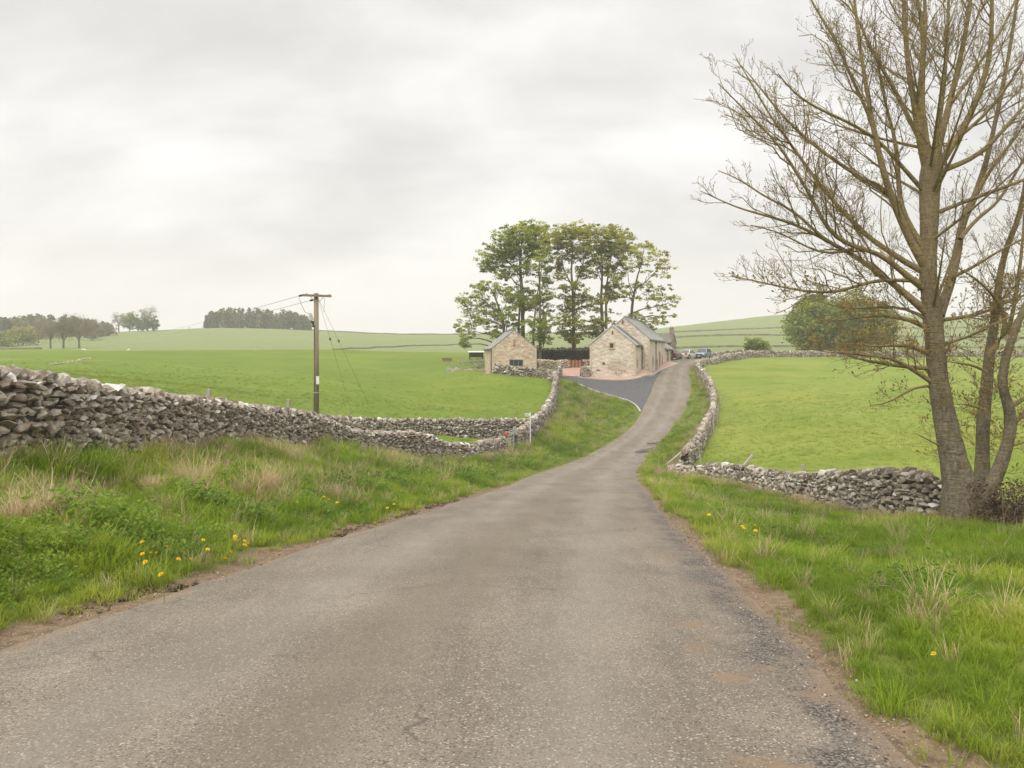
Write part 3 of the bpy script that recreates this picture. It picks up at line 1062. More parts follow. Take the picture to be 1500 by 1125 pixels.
z0b = E - 2.6
barn = empty('stone_barn', (14.26, 92.0, z0b), math.radians(-17.4), 'long cream limestone barn with stepped slate roofs beside the lane', 'barn')
fs = MB().prism(gable_poly(-5.37, 0, -1.2, 3.78, -2.68, 5.94), 0, 5.0, 'y').build('front_wall', m_cream, barn)
ms_ = MB().prism(gable_poly(-5.2, 0.95, -1.2, 4.55, -2.12, 7.14), 4.9, 20.8, 'y').build('main_wall', m_cream, barn)
ex = MB().prism(gable_poly(-4.9, 0.955, -1.2, 3.5, -1.98, 5.6), 20.79, 31.3, 'y').build('end_wall', m_cream, barn)
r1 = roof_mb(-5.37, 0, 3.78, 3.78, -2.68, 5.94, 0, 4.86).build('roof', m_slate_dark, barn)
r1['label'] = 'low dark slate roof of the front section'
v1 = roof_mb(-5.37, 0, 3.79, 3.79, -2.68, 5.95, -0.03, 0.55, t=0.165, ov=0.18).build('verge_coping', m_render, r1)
r2 = roof_mb(-5.2, 0.95, 4.55, 4.55, -2.12, 7.14, 4.9, 20.8).build('roof', m_slate, barn)
r2['label'] = 'high pale slate roof of the main barn'
MB().beam((-2.12, 4.8, 7.335), (-2.12, 20.9, 7.335), 0.26, 0.09).build('ridge', m_render, r2)
r3 = roof_mb(-4.9, 0.955, 3.5, 3.5, -1.98, 5.6, 20.86, 31.3).build('roof', m_slate, barn)
r3['label'] = 'low pale slate roof at the far end'
quoins(barn, 'quoin', [(0, 0, 1, -1), (-5.37, 0, -1, -1)], -0.9, 3.7)
quoins(barn, 'quoin', [(0.95, 4.9, 1, -1)], -0.4, 4.5)
opening(barn, -2.77, 0, 3.68, 0.46, 0.55, '-y', mat=m_oak)
opening(barn, -2.69, 0, 5.2, 0.16, 0.42, '-y', lintel=False, mat=m_oak)
opening(barn, -3.72, 0, 1.62, 0.27, 0.30, '-y', lintel=False)
opening(barn, -4.35, 0, 0.82, 0.34, 0.16, '-y', lintel=False)
opening(barn, -2.3, 4.9, 6.62, 0.22, 0.42, '-y', lintel=False, mat=m_oak)
opening(barn, 0.0, 1.25, 1.62, 0.34, 0.95, '+x', lintel=False)
opening(barn, 0.95, 7.75, 1.75, 0.5, 1.05, '+x')
opening(barn, 0.95, 12.4, 1.5, 0.5, 1.0, '+x')
opening(barn, 0.95, 14.65, 1.95, 0.95, 1.9, '+x', kind='door', mat=m_oak)
opening(barn, 0.95, 17.6, 2.0, 0.5, 0.9, '+x')
opening(barn, 0.955, 25.2, 2.45, 0.55, 1.1, '+x')
opening(barn, 0.955, 28.2, 2.2, 0.85, 1.8, '+x', kind='door', mat=m_oak)
for (x, z, ya, yb) in ((0.17, 3.62, 0.0, 4.8), (1.12, 4.38, 4.9, 20.8), (1.125, 3.33, 20.9, 31.3)):
    MB().bar((x, ya, z), (x, yb, z), 0.065, 8).build('gutter', m_iron, barn)
for (x, y, z, zb_) in ((0.09, 4.65, 3.62, 0.0), (1.04, 10.4, 4.38, 0.35), (1.045, 22.9, 3.33, 1.1)):
    b = MB().bar((x, y, z), (x, y, zb_), 0.05, 8)
    b.box((x + 0.02, y, zb_ + 0.12), (0.2, 0.2, 0.22)).box((x, y, z - 0.25), (0.16, 0.16, 0.22))
    b.build('downpipe', m_iron, barn)

z0s = E - 1.98
sb = empty('small_barn', ((720.7 - 750) * 89 / F, 89.0, z0s), math.radians(8), 'small pinkish stone barn with a steep gable and wide dark window', 'barn')
MB().prism(gable_poly(0, 5.05, -1.4, 2.72, 2.52, 4.72), 0, 7.6, 'y').build('wall', m_pinkst, sb)
rf = roof_mb(0, 5.05, 2.72, 2.72, 2.52, 4.72, 0, 7.6, t=0.09, ov=0.10, vo=0.03).build('roof', m_slate, sb)
MB().beam((2.52, -0.05, 4.90), (2.52, 7.65, 4.90), 0.24, 0.08).build('ridge', m_render, rf)
quoins(sb, 'quoin', [(0, 0, -1, -1), (5.05, 0, 1, -1)], -1.0, 2.6)
opening(sb, 2.72, 0, 1.10, 1.55, 0.74, '-y', lintel=False, mull=2)
vt = opening(sb, 2.50, 0, 3.30, 0.10, 0.40, '-y', lintel=False, mat=m_oak)
b = MB()
for dz in (-0.26, 0.26):
    b.box((2.50, -0.01, 3.30 + dz), (0.34, 0.06, 0.10))
b.build('brick_edging', m_terra, vt)
MB().bar((-0.14, -0.02, 2.60), (-0.14, 7.6, 2.60), 0.06, 8).build('gutter', m_iron, sb)
MB().bar((-0.08, 0.15, 2.56), (-0.08, 0.15, -0.4), 0.05, 8).build('downpipe', m_iron, sb)

hx, hy = 25.9, 129.6
house = empty('stone_house', (hx, hy, E - 0.9), math.radians(-20), 'dark stone cottage with a mossy roof and end chimney behind the long barn', 'house')
gp = [(0, -0.6), (5.2, -0.6), (5.2, 2.9), (2.6, 4.35), (0, 2.9)]
b = MB().prism([(p[0], p[1]) for p in gp], -9.5, 0, 'x')
b.build('wall', m_darkst, house)
b = MB().prism([(-0.2, 2.82), (2.6, 4.38), (5.4, 2.82), (5.4, 2.94), (2.6, 4.53), (-0.2, 2.94)], -9.6, 0.08, 'x')
hr = b.build('roof', m_stone_slate, house)
ch = MB().box((-0.35, 2.6, 4.75), (0.62, 0.62, 1.2)).box((-0.35, 2.6, 5.30), (0.74, 0.74, 0.1)).build('chimney', m_darkst, hr)
MB().bar((-0.48, 2.6, 5.34), (-0.48, 2.6, 5.66), 0.12, 10, 0.10).bar((-0.2, 2.6, 5.34), (-0.2, 2.6, 5.62), 0.12, 10, 0.10).build('chimney_pot', m_terra, house)
opening(house, 0.0, 2.6, 1.3, 0.6, 0.7, '+x')
opening(house, -2.5, 0.0, 1.2, 0.9, 0.9, '-y')

# yard walls, gate of the yard
yw1 = Path([ground_at(786, 537.5, 60, 130)[:2], ground_at(800, 537, 60, 130)[:2], ground_at(833, 537, 60, 130)[:2]], [1.1, 1.1, 1.1])
A1, A2, A3 = (np.array([(786 - 750) * 96 / F, 96.0]), np.array([(833.5 - 750) * 99.5 / F, 99.5]), np.array([(853 - 750) * 100.5 / F, 100.5]))
m_wy = stone_material('pale_rebuilt_walling', False, (0.45, 0.37, 0.27), (0.56, 0.49, 0.39), (0.32, 0.25, 0.17), 0.2)
build_wall('low pale yard wall joining the small barn to the wooden gate', Path([A1, A2], [1.1, 1.1]), 21, thick=0.5, parts=0, mats=(m_stone, m_wy))
build_wall('stub of pale stone yard wall between the wooden gate and long barn', Path([A3, np.array([(868 - 750) * 101 / F, 101.0])], [1.1, 1.1]), 22, thick=0.5, parts=0, mats=(m_stone, m_wy))
build_wall('short stone gate pier wall against the front corner of the long barn', Path([W(851.5, 553, 91.6)[:2], W(863, 553, 93.2)[:2]], [1.25, 1.3]), 23, thick=0.45, parts=0, mats=(m_stone, m_wy))
build_wall('short brown gate pier wall where the field wall meets the drive', Path([W(814, 556, 84.5)[:2], W(821, 554, 89.8)[:2]], [1.2, 1.25]), 24, thick=0.45, parts=0)
build_wall('brown stone wall half hidden behind the dark hedge and tree trunks', Path([W(768, 530, 110)[:2], W(870, 530, 113)[:2]], [1.7, 1.7]), 25, parts=0, size=1.2)
gz = Hat(*A2) + 0.06
wg = empty('wooden_gate', (*A2, gz), math.atan2(A3[1] - A2[1], A3[0] - A2[0]), 'reddish brown boarded wooden gate in the pale yard wall', 'gate')
gw = float(np.hypot(*(A3 - A2)))
for k in range(8):
    MB().box(((k + 0.5) * gw / 8, 0, 0.5), (gw / 8 - 0.025, 0.03, 0.9)).build('board', m_oak if k % 2 else m_terra, wg)
for z in (0.2, 0.82):
    MB().box((gw / 2, 0.04, z), (gw - 0.06, 0.04, 0.1)).build('rail', m_oak, wg)
for x in (0.02, gw - 0.02):
    MB().box((x, -0.03, 0.5), (0.13, 0.13, 1.2)).build('post', m_oak, wg)


# ------------------------------------------------------------------ trees
def tube_mesh(groups):
    """groups: list of (P (B,n,3), R (B,n), sides) -> vertices, quads"""
    VV, FF, n0 = [], [], 0
    for P, R, k in groups:
        B, n, _ = P.shape
        T = np.gradient(P, axis=1)
        T /= np.linalg.norm(T, axis=2, keepdims=True) + 1e-9
        ref = np.where(np.abs(T[..., 2:3]) > 0.85, np.array([1.0, 0, 0]), np.array([0, 0, 1.0]))
        A = np.cross(T, ref)
        A /= np.linalg.norm(A, axis=2, keepdims=True) + 1e-9
        C = np.cross(T, A)
        an = 2 * np.pi * np.arange(k) / k
        V = P[:, :, None] + R[:, :, None, None] * (A[:, :, None] * np.cos(an)[:, None] + C[:, :, None] * np.sin(an)[:, None])
        i = np.arange(B * n * k).reshape(B, n, k) + n0
        j = np.roll(i, -1, axis=2)
        FF.append(np.stack([i[:, :-1], j[:, :-1], j[:, 1:], i[:, 1:]], -1).reshape(-1, 4))
        VV.append(V.reshape(-1, 3))
        n0 += B * n * k
    return np.concatenate(VV), np.concatenate(FF)


def spawn(r, P, R, spacing, t0, lmul, lmin, lmax, ang, up, n, rk, flat=0.0, rmin=0.0035, tipr=0.35, jit=0.06):
    """children along parent polylines. P (B,m,3), R (B,m)"""
    B, m, _ = P.shape
    seg = np.linalg.norm(np.diff(P, axis=1), axis=2)
    L = seg.sum(1)
    cnt = np.maximum((L * (1 - t0) / spacing).astype(int), 1)
    b = np.repeat(np.arange(B), cnt)
    N = len(b)
    t = t0 + (1 - t0) * r.rand(N)
    x = t * (m - 1)
    i = np.minimum(x.astype(int), m - 2)
    f = (x - i)[:, None]
    pos = P[b, i] * (1 - f) + P[b, i + 1] * f
    tan = P[b, i + 1] - P[b, i]
    tan /= np.linalg.norm(tan, axis=1, keepdims=True) + 1e-9
    rad = R[b, i] * (1 - f[:, 0]) + R[b, i + 1] * f[:, 0]
    q = r.normal(size=(N, 3))
    q[:, 2] *= (1 - flat)
    q -= (q * tan).sum(1, keepdims=True) * tan
    q /= np.linalg.norm(q, axis=1, keepdims=True) + 1e-9
    a = (ang * (0.75 + 0.5 * r.rand(N)))[:, None]
    d = tan * np.cos(a) + q * np.sin(a)
    d[:, 2] += up * 0.5
    d /= np.linalg.norm(d, axis=1, keepdims=True)
    ln = np.clip(L[b] * (1 - t * 0.75) * lmul * (0.55 + 0.9 * r.rand(N)), lmin * (0.6 + 0.8 * r.rand(N)), lmax)
    k = np.linspace(0, 1, n)
    C = pos[:, None] + d[:, None] * (ln[:, None] * k)[..., None]
    C[:, :, 2] += (up * ln * 0.45)[:, None] * k ** 2
    C[:, 1:] += r.normal(size=(N, n - 1, 3)) * (ln * jit)[:, None, None] * k[1:, None]
    r0 = np.maximum(np.minimum(rad * 0.62, ln * rk), rmin)
    RR = r0[:, None] * (1 - (1 - tipr) * k)
    RR = np.maximum(RR, rmin * 0.8)
    return C, RR


def resample(pts, rads, step):
    P, R = np.array(pts, float), np.array(rads, float)
    s = np.r_[0, np.cumsum(np.linalg.norm(np.diff(P, axis=0), axis=1))]
    q = np.linspace(0, s[-1], max(int(s[-1] / step), 3) + 1)
    # smooth the corners a little
    a = np.stack([np.interp(q, s, P[:, i]) for i in range(3)], -1)
    b = a.copy()
    for _ in range(2):
        b[1:-1] = (b[:-2] + 2 * b[1:-1] + b[2:]) / 4
    return b, np.interp(q, s, R)


def bark_material(name, a, b, c_moss, scale=14, moss=0.5, algae=None):
    m, g = new_mat(name)
    p = g.pos()
    n1 = g.noise(g.scalev(p, (1, 1, 0.35)), scale, 6, 0.68)
    rings = g.noise(g.scalev(p, (0.8, 0.8, 6.0)), 3.5, 4, 0.65, 0.6)
    c = g.mix(g.rng(n1, 0.3, 0.7), (*a, 1), (*b, 1))
    c = g.mix(g.m('MULTIPLY', g.rng(rings, 0.56, 0.72), 0.45), c, tuple(x * 1.5 for x in b))
    c = g.mix(g.m('MULTIPLY', g.rng(g.noise(p, 2.3, 5, 0.7), 0.46, 0.62), moss), c, (*c_moss, 1))
    blot = g.noise(p, 5.5, 6, 0.72, 0.8)
    c = g.mix(g.m('MULTIPLY', g.rng(blot, 0.52, 0.66), 0.65), c, tuple(x * 0.55 for x in a))
    c = g.mix(g.m('MULTIPLY', g.rng(g.noise(p, 11, 5, 0.7), 0.60, 0.68), 0.6), c, (0.36, 0.34, 0.28))
    if algae:
        zz = g.n('ShaderNodeSeparateXYZ', Vector=p).outputs[2]
        al = g.mix(g.rng(n1, 0.3, 0.7), algae[0], algae[1])
        c = g.mix(g.m('MULTIPLY', g.rng(g.m('ADD', zz, g.m('MULTIPLY', g.m('SUBTRACT', blot, 0.5), 5.0)), 0.0, 4.6), 0.9), c, al)
    h = g.m('ADD', n1, g.m('ADD', g.m('MULTIPLY', rings, 0.9), g.m('MULTIPLY', blot, 0.8)))
    finish(g, c, 0.9, g.bump(h, 1.0, 0.05), 0.15)
    return m


m_bark = bark_material('grey_green_bark', (0.105, 0.085, 0.06), (0.285, 0.24, 0.175), (0.20, 0.175, 0.06), algae=((0.19, 0.145, 0.08), (0.31, 0.25, 0.145)))
m_twig = bark_material('olive_brown_twigs', (0.205, 0.155, 0.08), (0.37, 0.295, 0.16), (0.31, 0.25, 0.07), 20)
m_trunk_far = bark_material('sycamore_bark', (0.13, 0.10, 0.065), (0.24, 0.20, 0.14), (0.17, 0.15, 0.07), 6)


def leaf_material(name, a, b, hi, trans=0.35):
    m, g = new_mat(name)
    t = g.attr('tone')
    c = g.mix(g.rng(t, 0.0, 0.6), (*a, 1), (*b, 1))
    c = g.mix(g.rng(t, 0.62, 1.0), c, (*hi, 1))
    d = g.n('ShaderNodeBsdfPrincipled', **{'Base Color': c, 'Roughness': 0.6, 'Specular IOR Level': 0.25})
    tr = g.n('ShaderNodeBsdfTranslucent', Color=c)
    mx = g.n('ShaderNodeMixShader', Fac=trans)
    g.put(mx.inputs[1], d.outputs[0])
    g.put(mx.inputs[2], tr.outputs[0])
    g.n('ShaderNodeOutputMaterial', Surface=mx.outputs[0])
    return m


m_bud = leaf_material('amber_buds', (0.24, 0.155, 0.06), (0.38, 0.26, 0.08), (0.46, 0.38, 0.11), 0.35)


def leaf_quads(r, C, size, up=0.5, aspect=0.6, spread=None):
    """one pointed quad per centre; returns vertices and quads"""
    N = len(C)
    n = r.normal(size=(N, 3))
    n[:, 2] = np.abs(n[:, 2]) + up
    n /= np.linalg.norm(n, axis=1, keepdims=True)
    a = np.cross(n, r.normal(size=(N, 3)))
    a /= np.linalg.norm(a, axis=1, keepdims=True)
    b = np.cross(n, a)
    s = (size * (0.6 + 0.8 * r.rand(N)))[:, None]
    V = np.stack([C - a * s, C + b * s * aspect - n * s * .15, C + a * s, C - b * s * aspect - n * s * .15], 1)
    Fq = np.arange(4 * N).reshape(N, 4)
    return V.reshape(-1, 3), Fq


# the large bare tree by the right verge -------------------------------------------------
TD = 20.0


def limb(pts, dd=0.0, d0=TD, bulge=0.0):
    """pts: column, row, width in photo pixels; dd metres of depth gained along the limb"""
    n = len(pts)
    P, R = [], []
    for i, (u, v, w) in enumerate(pts):
        k = i / (n - 1)
        d = d0 + dd * k ** 1.2
        P.append(W(u, v, d))
        R.append(max(w * 0.5 * d / F, 0.004))
    return P, R


LIMBS_T = [
    limb([(1424, 788, 120), (1416, 762, 88), (1409, 735, 66), (1402, 700, 52), (1393, 660, 44), (1385, 620, 38), (1376, 570, 34), (1371, 520, 32), (1368, 480, 32), (1364, 440, 31), (1359, 400, 28), (1361, 350, 29), (1361, 300, 33), (1362, 258, 36), (1366, 232, 30)], 0, TD),
    limb([(1432, 780, 50), (1434, 730, 36), (1439, 690, 26), (1439, 640, 22), (1441, 605, 21), (1446, 560, 20), (1449, 520, 17), (1456, 480, 15), (1461, 430, 12), (1466, 395, 11), (1475, 360, 10), (1489, 328, 9), (1498, 295, 8), (1507, 235, 6), (1512, 160, 4), (1520, 60, 3)], 0.7, TD + 0.35),
    limb([(1420, 760, 50), (1437, 738, 32), (1450, 715, 25), (1463, 690, 23), (1473, 660, 21), (1482, 625, 20), (1479, 595, 18), (1467, 570, 16), (1470, 535, 15), (1481, 500, 13), (1496, 460, 11), (1517, 415, 9), (1535, 350, 7), (1550, 260, 5), (1570, 150, 3)], -1.0, TD - 0.15),
    limb([(1376, 462, 18), (1382, 442, 17), (1394, 411, 15), (1403, 367, 14), (1410, 322, 13), (1428, 289, 12), (1441, 250, 10), (1450, 215, 8), (1464, 150, 7), (1478, 80, 6), (1490, 0, 5), (1500, -80, 3)], 1.2),
]
LIMBS_B = [
    # crown leaders
    limb([(1358, 245, 20), (1350, 215, 17), (1339, 150, 12), (1329, 90, 10), (1325, 30, 8), (1322, -60, 6), (1315, -150, 3)], -0.6),
    limb([(1362, 240, 18), (1357, 215, 14), (1350, 150, 11), (1352, 100, 9), (1356, 30, 7), (1352, -60, 5), (1350, -140, 3)], 0.9),
    limb([(1368, 240, 18), (1380, 195, 13), (1391, 150, 12), (1400, 115, 10), (1414, 50, 9), (1422, 0, 8), (1428, -100, 5), (1430, -180, 3)], 0.5),
    limb([(1372, 248, 18), (1400, 205, 13), (1424, 165, 12), (1437, 130, 10), (1452, 75, 9), (1453, 0, 7), (1456, -100, 4)], -1.0),
    limb([(1366, 235, 12), (1376, 180, 9), (1384, 110, 8), (1388, 40, 6), (1392, -60, 4)], 1.4),
    limb([(1352, 215, 10), (1345, 150, 8), (1353, 60, 7), (1340, -30, 5), (1335, -100, 3)], -1.3),
    # left limbs, sweeping up and out
    limb([(1356, 390, 20), (1332, 352, 15), (1315, 310, 14), (1300, 275, 13), (1290, 235, 12), (1282, 200, 11), (1275, 165, 9), (1268, 120, 8), (1258, 60, 6), (1252, 0, 5), (1240, -80, 3)], -0.8),
    limb([(1354, 365, 15), (1334, 335, 12), (1318, 300, 10), (1315, 240, 9), (1311, 200, 7), (1296, 150, 5), (1285, 90, 4), (1280, 30, 2)], 1.0),
    limb([(1356, 400, 14), (1325, 385, 12), (1300, 365, 11), (1275, 352, 10), (1250, 325, 9), (1225, 300, 8), (1200, 270, 7), (1175, 235, 6), (1150, 200, 5), (1125, 165, 4), (1100, 120, 3), (1078, 85, 1.6)], 0.9),
    limb([(1356, 425, 15), (1320, 397, 12), (1290, 371, 10), (1250, 362, 9), (1225, 350, 9), (1205, 325, 8), (1190, 290, 7), (1165, 250, 6), (1140, 210, 5), (1110, 180, 4), (1080, 150, 3), (1052, 122, 1.6)], -0.9),
    limb([(1360, 460, 18), (1320, 425, 13), (1295, 405, 11), (1265, 385, 10), (1245, 370, 9), (1215, 355, 7), (1170, 330, 6), (1130, 318, 5), (1080, 305, 3.5), (1027, 280, 1.6)], 0.3),
    limb([(1348, 412, 8), (1290, 409, 7), (1265, 415, 6.5), (1230, 428, 6), (1190, 428, 5), (1150, 422, 4), (1110, 412, 3), (1070, 404, 1.6)], -0.6),
    limb([(1318, 296, 10), (1290, 276, 9), (1262, 262, 8), (1230, 240, 7), (1195, 215, 6), (1165, 190, 5), (1130, 150, 4), (1095, 105, 2), (1085, 95, 1.5)], 0.4),
    limb([(1358, 285, 10), (1318, 240, 8), (1290, 207, 7), (1250, 182, 6), (1200, 160, 5), (1165, 140, 4), (1140, 108, 2)], -1.0),
    limb([(1350, 210, 10), (1335, 180, 9), (1310, 130, 8), (1280, 80, 6), (1262, 40, 5), (1240, -10, 3)], 0.7),
    limb([(1287, 215, 8), (1272, 165, 7), (1250, 120, 6), (1225, 60, 5), (1190, 5, 4), (1165, -50, 2)], 0.3),
    limb([(1240, 368, 7), (1205, 350, 6), (1160, 305, 5), (1120, 290, 4), (1085, 262, 3), (1052, 250, 1.6)], 0.6),
    limb([(1250, 364, 7), (1215, 375, 5), (1180, 362, 4), (1145, 340, 3), (1100, 330, 2)], -0.4),
    # lower left, level or drooping
    limb([(1366, 485, 12), (1332, 466, 9), (1310, 462, 7), (1285, 462, 6), (1262, 463, 4), (1232, 472, 2.5), (1205, 470, 1.6)], 0.5),
    limb([(1370, 522, 11), (1342, 510, 9), (1328, 502, 8), (1310, 504, 6), (1285, 512, 4), (1255, 500, 3), (1228, 505, 1.6)], -0.5),
    limb([(1370, 540, 9), (1330, 538, 8), (1312, 536, 7), (1280, 530, 6), (1256, 527, 4), (1228, 515, 2.5), (1200, 508, 1.6)], 0.4),
    limb([(1374, 566, 11), (1348, 548, 9), (1324, 534, 8), (1304, 520, 7), (1278, 524, 6), (1250, 516, 4), (1222, 518, 2.5), (1200, 514, 1.6)], -0.7),
    limb([(1374, 566, 6), (1342, 562, 5), (1320, 578, 4), (1300, 596, 3), (1274, 594, 1.6)], 0.2),
    limb([(1362, 470, 8), (1330, 450, 6), (1290, 448, 5), (1255, 455, 4), (1225, 450, 2), (1195, 440, 1.5)], 1.2),
    limb([(1380, 655, 5), (1362, 645, 3), (1343, 636, 1.6)], -0.3),
    # right side
    limb([(1372, 312, 9), (1400, 300, 8), (1430, 289, 8), (1474, 273, 7), (1500, 264, 6), (1550, 240, 4), (1600, 200, 2)], -0.5),
    limb([(1376, 252, 12), (1394, 244, 11), (1421, 235, 10), (1448, 215, 9), (1470, 190, 7), (1500, 155, 6), (1540, 110, 4), (1580, 50, 2)], 0.6),
    limb([(1372, 470, 9), (1384, 468, 8), (1420, 464, 7), (1450, 455, 6), (1480, 440, 5), (1520, 425, 3), (1560, 400, 2)], 0.9),
    limb([(1374, 505, 7), (1400, 500, 6), (1430, 492, 5), (1460, 470, 4), (1500, 455, 2)], -0.8),
    limb([(1448, 520, 12), (1462, 505, 11), (1474, 492, 10), (1476, 465, 9), (1462, 440, 8), (1446, 420, 6), (1425, 405, 4), (1400, 390, 2)], -0.6),
    limb([(1476, 490, 9), (1484, 460, 8), (1490, 420, 7), (1497, 370, 6), (1500, 320, 4), (1505, 260, 2)], -0.4),
    limb([(1479, 598, 10), (1500, 580, 8), (1530, 570, 6), (1570, 560, 3)], -0.5),
    limb([(1484, 622, 9), (1505, 600, 7), (1540, 590, 4)], 0.6),
    limb([(1445, 545, 6), (1420, 530, 5), (1400, 535, 3), (1385, 528, 2)], -0.7),
    limb([(1440, 600, 6), (1420, 590, 4), (1400, 592, 2)], -0.5),
    limb([(1406, 350, 9), (1430, 320, 7), (1460, 300, 6), (1490, 250, 5), (1530, 180, 3)], 1.3),
    limb([(1396, 405, 8), (1425, 395, 6), (1455, 370, 5), (1500, 350, 3), (1540, 330, 2)], -1.1),
    limb([(1430, 285, 8), (1455, 240, 7), (1490, 200, 5), (1520, 150, 3)], -0.7),
    limb([(1385, 215, 9), (1420, 190, 7), (1460, 150, 6), (1500, 90, 4), (1530, 20, 2)], -1.4),
    limb([(1395, 150, 7), (1430, 100, 6), (1470, 40, 5), (1500, -30, 3)], 1.0),
    limb([(1474, 655, 6), (1490, 652, 5), (1520, 640, 3)], 0.3),
]
rt = np.random.RandomState(12)
# limbs that reach towards and away from the lane, which the photograph shows end-on
for i in range(9):
    v0 = rt.uniform(215, 470)
    u0 = np.interp(v0, [215, 300, 400, 470], [1362, 1361, 1359, 1367])
    base = W(u0, v0, TD)
    L = rt.uniform(2.2, 4.4)
    yaw = (math.pi / 2 if i % 2 else -math.pi / 2) + rt.uniform(-0.75, 0.75)
    el = rt.uniform(0.35, 0.9)
    d = np.array([math.cos(yaw) * math.cos(el), math.sin(yaw) * math.cos(el), math.sin(el)])
    P = [base + d * L * k + np.array([0, 0, 0.5 * k * k]) for k in np.linspace(0, 1, 7)]
    LIMBS_B.append((P, list(np.linspace(0.06, 0.008, 7))))

big = empty('bare_tree', (*W(1424, 788, TD)[:2], Hat(*W(1424, 788, TD)[:2])), 0, 'large bare tree with three mossy trunks and swelling amber buds on the verge', 'tree')
borg = np.array(big.location)
tr_parts = []
for P, R in LIMBS_T:
    P, R = resample(P, R, 0.22)
    wob_ = 1 + 0.10 * np.array([vnoise(np.array([k * 0.9]), np.array([len(P) * 1.7]), 5)[0] for k in range(len(P))])
    tr_parts.append((P - borg, R * wob_ * 0.82))
for P, R in tr_parts:
    V, Fq = tube_mesh([(P[None], R[None], 18)])
    # fluting and swellings of old bark
    ctr = np.repeat(P, 18, axis=0)
    off = V - ctr
    an = np.arctan2(off[:, 1], off[:, 0])
    rad_ = np.linalg.norm(off, axis=1)
    k = 1 + 0.07 * np.cos(3 * an + V[:, 2] * 0.8) * np.clip(rad_ * 2.2, 0, 1.6) + 0.08 * vnoise(an * 1.6 + 9, V[:, 2] * 2.2, 3) + 0.07 * vnoise(an * 3 + 3, V[:, 2] * 6, 8)
    link('trunk', mkmesh('trunk', ctr + off * k[:, None], [Fq], None, True), m_bark, big)
lim = [resample(P, R, 0.3) for P, R in LIMBS_B]
allP = [(P - borg, R) for P, R in lim] + tr_parts
lim = [(P, np.maximum(R * 0.74, 0.006)) for P, R in lim]
allP = [(P - borg, R) for P, R in lim] + tr_parts
gl = [(P[None] - borg, R[None], 7) for P, R in lim]
for q in gl:
    V, Fq = tube_mesh([q])
    link('limb', mkmesh('limb', V, [Fq], None, True), m_twig, big)
# secondary branches, twigs and spurs grown from the limbs
l1P, l1R = [], []
for k, (P, R) in enumerate(allP):
    trunk_like = k >= len(lim)
    q = P if not trunk_like else P[int(len(P) * 0.25):]
    qr = R if not trunk_like else R[int(len(R) * 0.25):]
    if len(q) < 4:
        continue
    a, b = spawn(rt, q[None], qr[None], 0.28 if not trunk_like else 0.8, 0.16, 0.36, 0.45, 2.1 if not trunk_like else 1.5, 0.72, 0.34, 6, 0.0125, 0.3, 0.006)
    l1P.append(a)
    l1R.append(b)
for P, R in allP[:len(lim)]:
    if P[:, 2].mean() + borg[2] < E + 2.2 and len(P) > 4:
        a, b = spawn(rt, P[None], R[None], 0.16, 0.12, 0.34, 0.4, 1.4, 0.85, 0.22, 6, 0.011, 0.3, 0.005)
        l1P.append(a)
        l1R.append(b)
for P, R in tr_parts[:3]:
    m_ = len(P)
    q, qr = P[int(m_ * 0.14):int(m_ * 0.72)], R[int(m_ * 0.14):int(m_ * 0.72)]
    a, b = spawn(rt, q[None], qr[None], 0.085, 0.0, 0.12, 0.5, 1.5, 1.2, 0.16, 6, 0.010, 0.3, 0.005)
    l1P.append(a)
    l1R.append(b)
l1P, l1R = np.concatenate(l1P), np.concatenate(l1R)
l2P, l2R = spawn(rt, l1P, l1R, 0.155, 0.12, 0.42, 0.16, 0.95, 0.75, 0.30, 5, 0.010, 0.4, 0.0052)
l3P, l3R = spawn(rt, l2P, l2R, 0.10, 0.15, 0.40, 0.06, 0.28, 0.75, 0.35, 3, 0.02, 0.6, 0.0045)
V, Fq = tube_mesh([(l1P, l1R, 5), (l2P, l2R, 3), (l3P, l3R, 3)])
link('branch_work', mkmesh('branch_work', V, [Fq]), m_twig, big)['kind'] = 'stuff'
print('twigs', len(l1P), len(l2P), len(l3P))
tips = np.concatenate([l3P, l2P[:, -3:]])
d = tips[:, -1] - tips[:, -2]
d /= np.linalg.norm(d, axis=1, keepdims=True) + 1e-9
N = len(tips)
ln = (0.028 + 0.045 * rt.rand(N) ** 2)[:, None]
c0 = tips[:, -1]
low = (c0[:, 2] + borg[2] < E + 2.0)
ln = ln * np.where(low, 1.5, 0.95)[:, None]
sd = np.cross(d, rt.normal(size=(N, 3)))
sd /= np.linalg.norm(sd, axis=1, keepdims=True)
up_ = np.cross(d, sd)
w_ = ln * 0.24
V = np.stack([c0, c0 + d * ln * .5 + sd * w_, c0 + d * ln, c0 + d * ln * .5 - sd * w_, c0 + d * ln * .5 + up_ * w_, c0 + d * ln * .5 - up_ * w_], 1)
i = np.arange(N)[:, None] * 6
Fq = np.concatenate([i + np.array([[0, 1, 2, 3]]), i + np.array([[0, 4, 2, 5]])])
link('buds', mkmesh('buds', V.reshape(-1, 3), [Fq], {'tone': np.repeat(rt.rand(N), 6)}), m_bud, big)['kind'] = 'stuff'


# the sycamores behind the barns ------------------------------------------------------------
m_leaf = leaf_material('young_sycamore_leaves', (0.125, 0.175, 0.022), (0.31, 0.37, 0.044), (0.52, 0.52, 0.09), 0.6)
m_leaf_gold = leaf_material('bronze_young_leaves', (0.155, 0.18, 0.025), (0.36, 0.365, 0.046), (0.56, 0.51, 0.09), 0.6)
m_leaf_dark = leaf_material('dark_leaves', (0.045, 0.070, 0.016), (0.085, 0.115, 0.024), (0.15, 0.175, 0.04), 0.2)


def crop_px(x, y):
    return 640 + x / 3.517, 300 + y / 3.517


